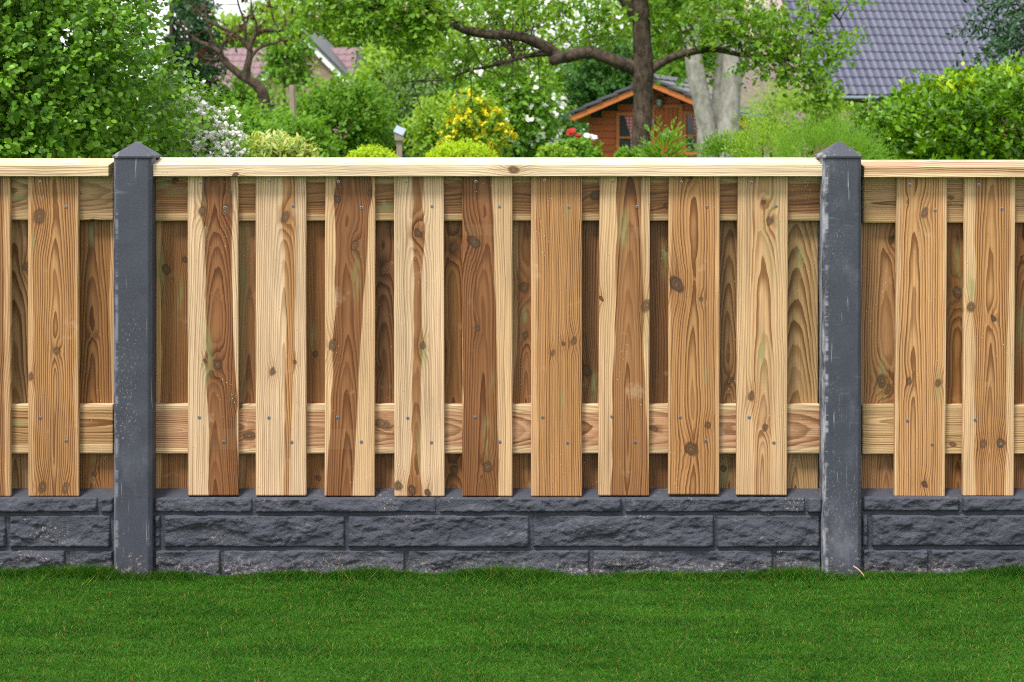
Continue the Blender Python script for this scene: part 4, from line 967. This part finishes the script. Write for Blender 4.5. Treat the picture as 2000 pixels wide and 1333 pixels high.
def empty_part(name, parent, loc):
    o = bpy.data.objects.new(name, None); o.location = loc; return link(o, parent)
right_house()
def left_house():
    d = 60.0; s = d/FPX; al = math.radians(-4); th = math.radians(42)
    A = W(330, 172, d); root = empty('house', (A.x, A.y, 0), 'brick house with a mauve tiled roof behind the bare pruned tree', 'house', rz=al)
    ez = A.z; Lh = 6.2; hd = 1.55; T = math.tan(th)
    MB().box(0, Lh, .4, .7, 0, ez).build('wall', M['red_brick'], root)
    MB().box(-.1, Lh, -.02, .5, ez - .22, ez - .10).build('soffit', M['cream_frame'], root)
    roof = MB().prism([(0, -.03), (hd, hd*T - .03), (hd*2, -.03), (hd*2, -.2), (0, -.2)], 0, Lh, 'x').build('roof', M['dark_trim'], root, loc=(0, 0, ez))
    v, f = pantile(.25, .33, .02, .03, 6); b = MB()
    for j in range(int(hd/math.cos(th)/.33)):
        for i in range(int(Lh/.25)):
            M4 = Matrix.Rotation(th, 4, 'X') @ Matrix.Translation((i*.25, j*.33, .01)); b.add([M4 @ Vector(q) for q in v], f)
    o = b.build('roof_tiles', M['mauve_tile'], roof); o['kind'] = 'stuff'
    MB().prism([(-.12, -.12), (-.12, 0), (0, 0), (0, -.12)], 0, Lh, 'x').build('gutter', M['zinc'], root, loc=(0, 0, ez))
    # cross gable with the white barge board
    ax = (606 - 330)*s; hw = 1.62; az = (172 - 72)*s; y0 = -.9
    MB().prism([(ax-hw, -ez), (ax+hw*.9, -ez), (ax+hw*.9, .05), (ax, az - .12), (ax-hw, .05)], y0, y0 + 3.4, 'y').build('gable_wall', M['brown_brick'], root, loc=(0, 0, ez))
    for sg in (-1, 1):
        MB().prism([(ax, az), (ax + sg*hw*1.05, -.02), (ax + sg*hw*1.05, -.24), (ax, az - .24)], y0 - .16, y0 - .10, 'y').build('barge_board', M['white_paint'], root, loc=(0, 0, ez))
        MB().prism([(ax, az + .14), (ax + sg*hw*1.12, .0), (ax + sg*hw*1.12, -.13), (ax, az + .01)], y0 - .2, y0 + 3.6, 'y').build('gable_roof', M['shed_tile'], root, loc=(0, 0, ez))
    MB().box(ax + .75, ax + 1.15, 2.6, 3.0, 0, az*.75).build('chimney', M['pink_brick'], root, loc=(0, 0, ez))
left_house()
def grey_roof_shed():
    d = 48; s = d/FPX; A = W(890, 196, d); root = empty('garden_shed', (A.x, A.y, 0), 'small far shed with a flat grey roof beyond the yellow bush', 'shed')
    MB().box(0, 1.25, 0, 1.5, 0, A.z).build('wall', M['brown_brick'], root)
    MB().prism([(-.1, 0), (.5, .36), (1.6, .36), (1.6, .28), (.5, .27), (-.1, -.08)], -.08, 1.33, 'x').build('roof', M['slate_tile'], root, loc=(0, 0, A.z))
grey_roof_shed()

# ------------------------------------------------------------------ the orange-brown garden shed
def stain_mat():
    m = new_mat('stained_board'); x, y, z = xyz(pos()); r = orand()
    n = noise(vec(x*3.0, r*40.0, z*22.0), 1.0, 4.0, .6); k = sstep(.66, .74, noise(vec(x*5.0, r*17.0, z*9.0), 1.0, 2.0))
    c = cmix(n, (.28, .052, .009), (.50, .115, .020)); c = cmix(r*.35, c, (.30, .075, .018)); c = cmix(k*.7, c, (.10, .024, .008))
    finish(c, .5, spec=.35); M['stained_board'] = m
    m = new_mat('gingham'); x, y, z = xyz(pos())
    st = emax(sstep(.45, .55, E.m('FRACT', x*16.0)), sstep(.45, .55, E.m('FRACT', z*16.0)))
    finish(cmix(st, (.62, .50, .48), (.46, .10, .12)), .9, spec=.1); M['gingham'] = m
stain_mat()
flat_mat('trim_stain', (.45, .135, .035), .5, .15, 8)
def shed():
    d = 34.0; s = d/FPX; be = math.radians(-15)
    c = W(1283, 0, d); root = empty('garden_shed', (c.x, c.y, 0), 'orange-brown wooden garden shed with dark tiled gable roof and curtained windows', 'shed', rz=be)
    # own axes: x across the gable front, y back along the ridge, z up
    k = s/math.cos(be); hw = 1.28; ap = ZC + (HORIZ - 160)*s; ev = ap - .42*1.78; sl = .42; depth = 3.2
    wall = empty_part('front_wall', root, (0, 0, 0)); bh = .128; n = int((ap - .12)/bh)
    for i in range(n):
        z0 = i*bh; z1 = z0 + bh - .008
        w = min(hw, max(0.05, (ap - .10 - z1)/sl))
        MB().prism([(-w, z0), (w, z0), (w, z1), (-w, z1)], 0, .045, 'y').build('board', M['stained_board'], wall)
    MB().prism([(-hw+.01, 0), (hw-.01, 0), (hw-.01, ev+.2), (0, ap-.13), (-hw+.01, ev+.2)], .05, .08, 'y').build('inner_wall', M['dark_trim'], wall)
    for sg in (-1, 1):
        sw = empty_part('side_wall', root, (sg*hw, 0, 0))
        for i in range(int((ev + .15)/bh)):
            MB().box(-.02, .02, .05, depth, i*bh, i*bh + bh - .008).build('board', M['stained_board'], sw)
    # roof slopes in overlapping courses, barge boards under the verge
    for sg in (-1, 1):
        slope = empty_part('roof_slope', root, (0, 0, 0)); L = 1.80/math.cos(math.atan(sl)); th = math.atan(sl)
        for j in range(6):
            a0 = L*(5-j)/6; a1 = L*(6-j)/6 + .05
            P = lambda a, h: (sg*(a*math.cos(th) + h*math.sin(th)), ap - a*math.sin(th) + h*math.cos(th))
            q = [P(a0, .06), P(a1, .085), P(a1, .03), P(a0, .0)]
            if sg < 0: q = q[::-1]
            o = MB().prism(q, -.62, depth + .2, 'y').build('roof_course', M['shed_tile'], slope); bevel(o, .008, 2)
        q = [P(0, -.005), P(L - .02, -.005), P(L - .02, -.105), P(0, -.105)]
        if sg < 0: q = q[::-1]
        MB().prism(q, -.58, -.54, 'y').build('barge_board', M['trim_stain'], root)
        q = [P(0, -.005), P(L - .05, -.005), P(L - .05, -.03), P(0, -.03)]
        if sg < 0: q = q[::-1]
        MB().prism(q, -.53, depth, 'y').build('roof_boarding', M['stained_board'], root)
    ridge = empty_part('ridge', root, (0, 0, ap + .09))
    rm = mesh_py('ridge_tile', *(lambda b: (b.v, b.f))(MB().prism([(-.12, -.05), (-.07, .015), (0, .035), (.07, .015), (.12, -.05), (0, -.01)], 0, .34, 'y')), M['shed_tile'])
    for j in range(12): ob('ridge_tile', rm, ridge, (0, -.64 + j*.325, .006*(j % 2)), (math.radians(1.5), 0, 0))
    # door between two windows
    zt = ZC + (HORIZ - 218)*s
    X = lambda px: (px - 1283)*k
    def window(x0, x1, z0, z1, side):
        w = empty_part('window', root, (0, 0, 0)); fr = MB(); t = .055
        MB().box(x0, x0+t, -.05, -.004, z0, z1).build('frame', M['trim_stain'], w); MB().box(x1-t, x1, -.05, -.004, z0, z1).build('frame', M['trim_stain'], w)
        MB().box(x0+t, x1-t, -.05, -.004, z1-t, z1).build('frame', M['trim_stain'], w); MB().box(x0+t, x1-t, -.05, -.004, z0, z0+t).build('frame', M['trim_stain'], w)
        zm = (z0+z1)/2 - .05; MB().box(x0+t, x1-t, -.045, -.006, zm-.018, zm+.018).build('glazing_bar', M['trim_stain'], w)
        MB().box(x0+t, x1-t, -.004, -.001, z0+t, z1-t).build('pane', M['window_glass'], w)
        # a curtain drawn to one side, gathered at sill height
        v = []; f = []; nx = 14
        for j in range(9):
            tt = j/8; wid = (x1-x0-2*t)*(.75 - .42*math.sin(min(1, tt*1.25)*math.pi/2) + .18*max(0, tt-.7))
            for i in range(nx+1):
                u = i/nx; xx = (x1 - t - wid*u) if side > 0 else (x0 + t + wid*u)
                v.append((xx, -.022 + .009*math.sin(u*nx*1.9), z1 - t - tt*(z1-z0-2*t)))
        for j in range(8):
            for i in range(nx): f.append((j*(nx+1)+i, j*(nx+1)+i+1, (j+1)*(nx+1)+i+1, (j+1)*(nx+1)+i))
        ob('curtain', mesh_py('curtain', v, f, M['gingham'], True), w)
    window(X(1206), X(1250), zt - .85, zt - .02, 1); window(X(1334), X(1372), zt - .80, zt - .0, 1)
    door = empty_part('door', root, (0, 0, 0))
    MB().box(X(1268), X(1280), -.04, -.003, 0, zt + .06).build('door_frame', M['trim_stain'], door); MB().box(X(1324), X(1333), -.04, -.003, 0, zt + .06).build('door_frame', M['trim_stain'], door)
    MB().box(X(1268), X(1333), -.04, -.003, zt + .064, zt + .12).build('door_frame', M['trim_stain'], door)
    for i in range(5):
        a = X(1281) + i*(X(1323) - X(1281))/5; MB().box(a, a + (X(1323)-X(1281))/5 - .008, -.022, -.002, 0, zt + .055).build('board', M['stained_board'], door)
    MB().tube([(X(1277), -.06, zt - .16), (X(1277), -.07, zt - .24)], [.02, .02], 8).build('handle', M['zinc'], door)
    Rz = Matrix.Rotation(be, 3, 'Z')
    wpt = lambda x, y, z: Vector(root.location) + Rz @ Vector((x, y, z))
    sg_ = empty('door_sign', wpt(X(1305), -.03, ZC + (HORIZ - 262)*s), 'small white oval sign on the shed door', 'sign', rz=be)
    MB().prism([(.10*math.cos(a_)*1.0, .055*math.sin(a_)) for a_ in [i*math.pi/8 for i in range(16)]], -.015, 0.0, 'y').build('plate', M['white_paint'], sg_)
    for q in (-.04, .035): MB().box(q - .012, q + .012, -.019, -.0155, .01, .03).build('mark', M['dark_trim'], sg_)
    lt = empty('lantern', wpt(X(1290), -.0, ZC + (HORIZ - 200)*s), 'small dark wall lantern under the shed gable', 'lamp', rz=be)
    MB().tube([(0, -.0, .10), (0, -.10, .12), (0, -.14, .09)], [.012, .012, .012], 6).build('bracket', M['dark_trim'], lt)
    MB().tube([(0, -.14, .09), (0, -.14, .075), (0, -.14, .05)], [.015, .06, .075], 8).build('lamp_hood', M['dark_trim'], lt)
    MB().tube([(0, -.14, .048), (0, -.14, -.07)], [.058, .042], 8).build('lamp_glass', M['zinc'], lt)
    MB().tube([(0, -.14, -.071), (0, -.14, -.09)], [.046, .03], 8).build('lamp_base', M['dark_trim'], lt)
shed()

# ------------------------------------------------------------------ small garden things
flat_mat('weathered_wood', (.27, .21, .16), .85, .3, 20)
def stake():
    d = 16.0; b = W(580, 474, d); t = W(571, 166, d); root = empty('wooden_stake', (b.x, b.y, 0), 'upright weathered wooden stake in front of the leaning bare tree', 'stake')
    p = [Vector((0, 0, -.02)), Vector((t.x-b.x, 0, t.z))*.5 + Vector((.006, 0, 0)), Vector((t.x-b.x, 0, t.z))]
    MB().tube(p, [.034, .032, .028], 6, .08).build('shaft', M['weathered_wood'], root)
    MB().tube([Vector((t.x-b.x, 0, t.z))*.62, Vector((t.x-b.x, 0, t.z))*.66 + Vector((.09, -.02, 0)), Vector((t.x-b.x, 0, t.z))*.70 + Vector((.11, -.02, 0))], [.012, .01, .005], 6).build('side_twig', M['weathered_wood'], root)
stake()
def box_on_post():
    d = 15.0; b = W(780, 540, d); t = W(783, 262, d); root = empty('nest_box', (b.x, b.y, 0), 'small box with a tilted pale lid on a thin wooden post', 'bird box')
    MB().box(-.022, .022, -.022, .022, -.02, t.z - .06).build('post', M['weathered_wood'], root)
    MB().box(-.038, .034, -.04, .04, t.z - .052, t.z - .004).build('box', M['weathered_wood'], root)
    MB().box(-.042, .042, -.05, .05, -.010, .010).build('lid', M['zinc'], root, loc=(0, 0, t.z + .022), rot=(math.radians(35), math.radians(24), 0))
box_on_post()
def pickets():
    d = 45.0; s = d/FPX; a = W(1636, 0, d); root = empty('picket_fence', (a.x, a.y, 0), 'old weathered picket fence below the eave of the blue-grey roof', 'fence')
    n = 15
    for i in range(n):
        x = i*6.4*s; z = ZC + (HORIZ - (222 - 24*math.sin(i/(n-1)*math.pi*.62)))*s
        MB().prism([(x, 0), (x + 4.6*s, 0), (x + 4.6*s, z - .03), (x + 2.3*s, z), (x, z - .03)], 0, .02, 'y').build('paling', M['weathered_wood'], root)
    for zz in (.5, 1.25): MB().box(0, n*6.4*s, .021, .06, zz, zz + .07).build('cross_rail', M['weathered_wood'], root)
pickets()

# ------------------------------------------------------------------ the wood that closes the view behind the gardens
def far_wood():
    n = 5200; X = rng.uniform(-48, 48, n); Y = 88 + rng.uniform(-4, 4, n)
    H = 2.0 + 2.6*fbm(X*.16 + 40, X*0 + 2, 6, 3)*(1 + .5*(X < -8))
    P = np.stack([X, Y, H*rng.random(n)**.6], -1); D = rand_dir(n) + np.array([0, -.4, .5])
    root = bpy.data.objects.new('far_wood', None); v, f = sprigs(P, D, rng.uniform(.6, 1.4, n), 8, .34, 'ovate', .95, .3)
    bpy.data.objects.remove(root)
    o = ob('far_wood', mesh_np('far_wood', v, f, M['leaf_mid'])); tag(o, 'distant belt of green trees behind the houses', 'trees', kind='stuff')
far_wood()
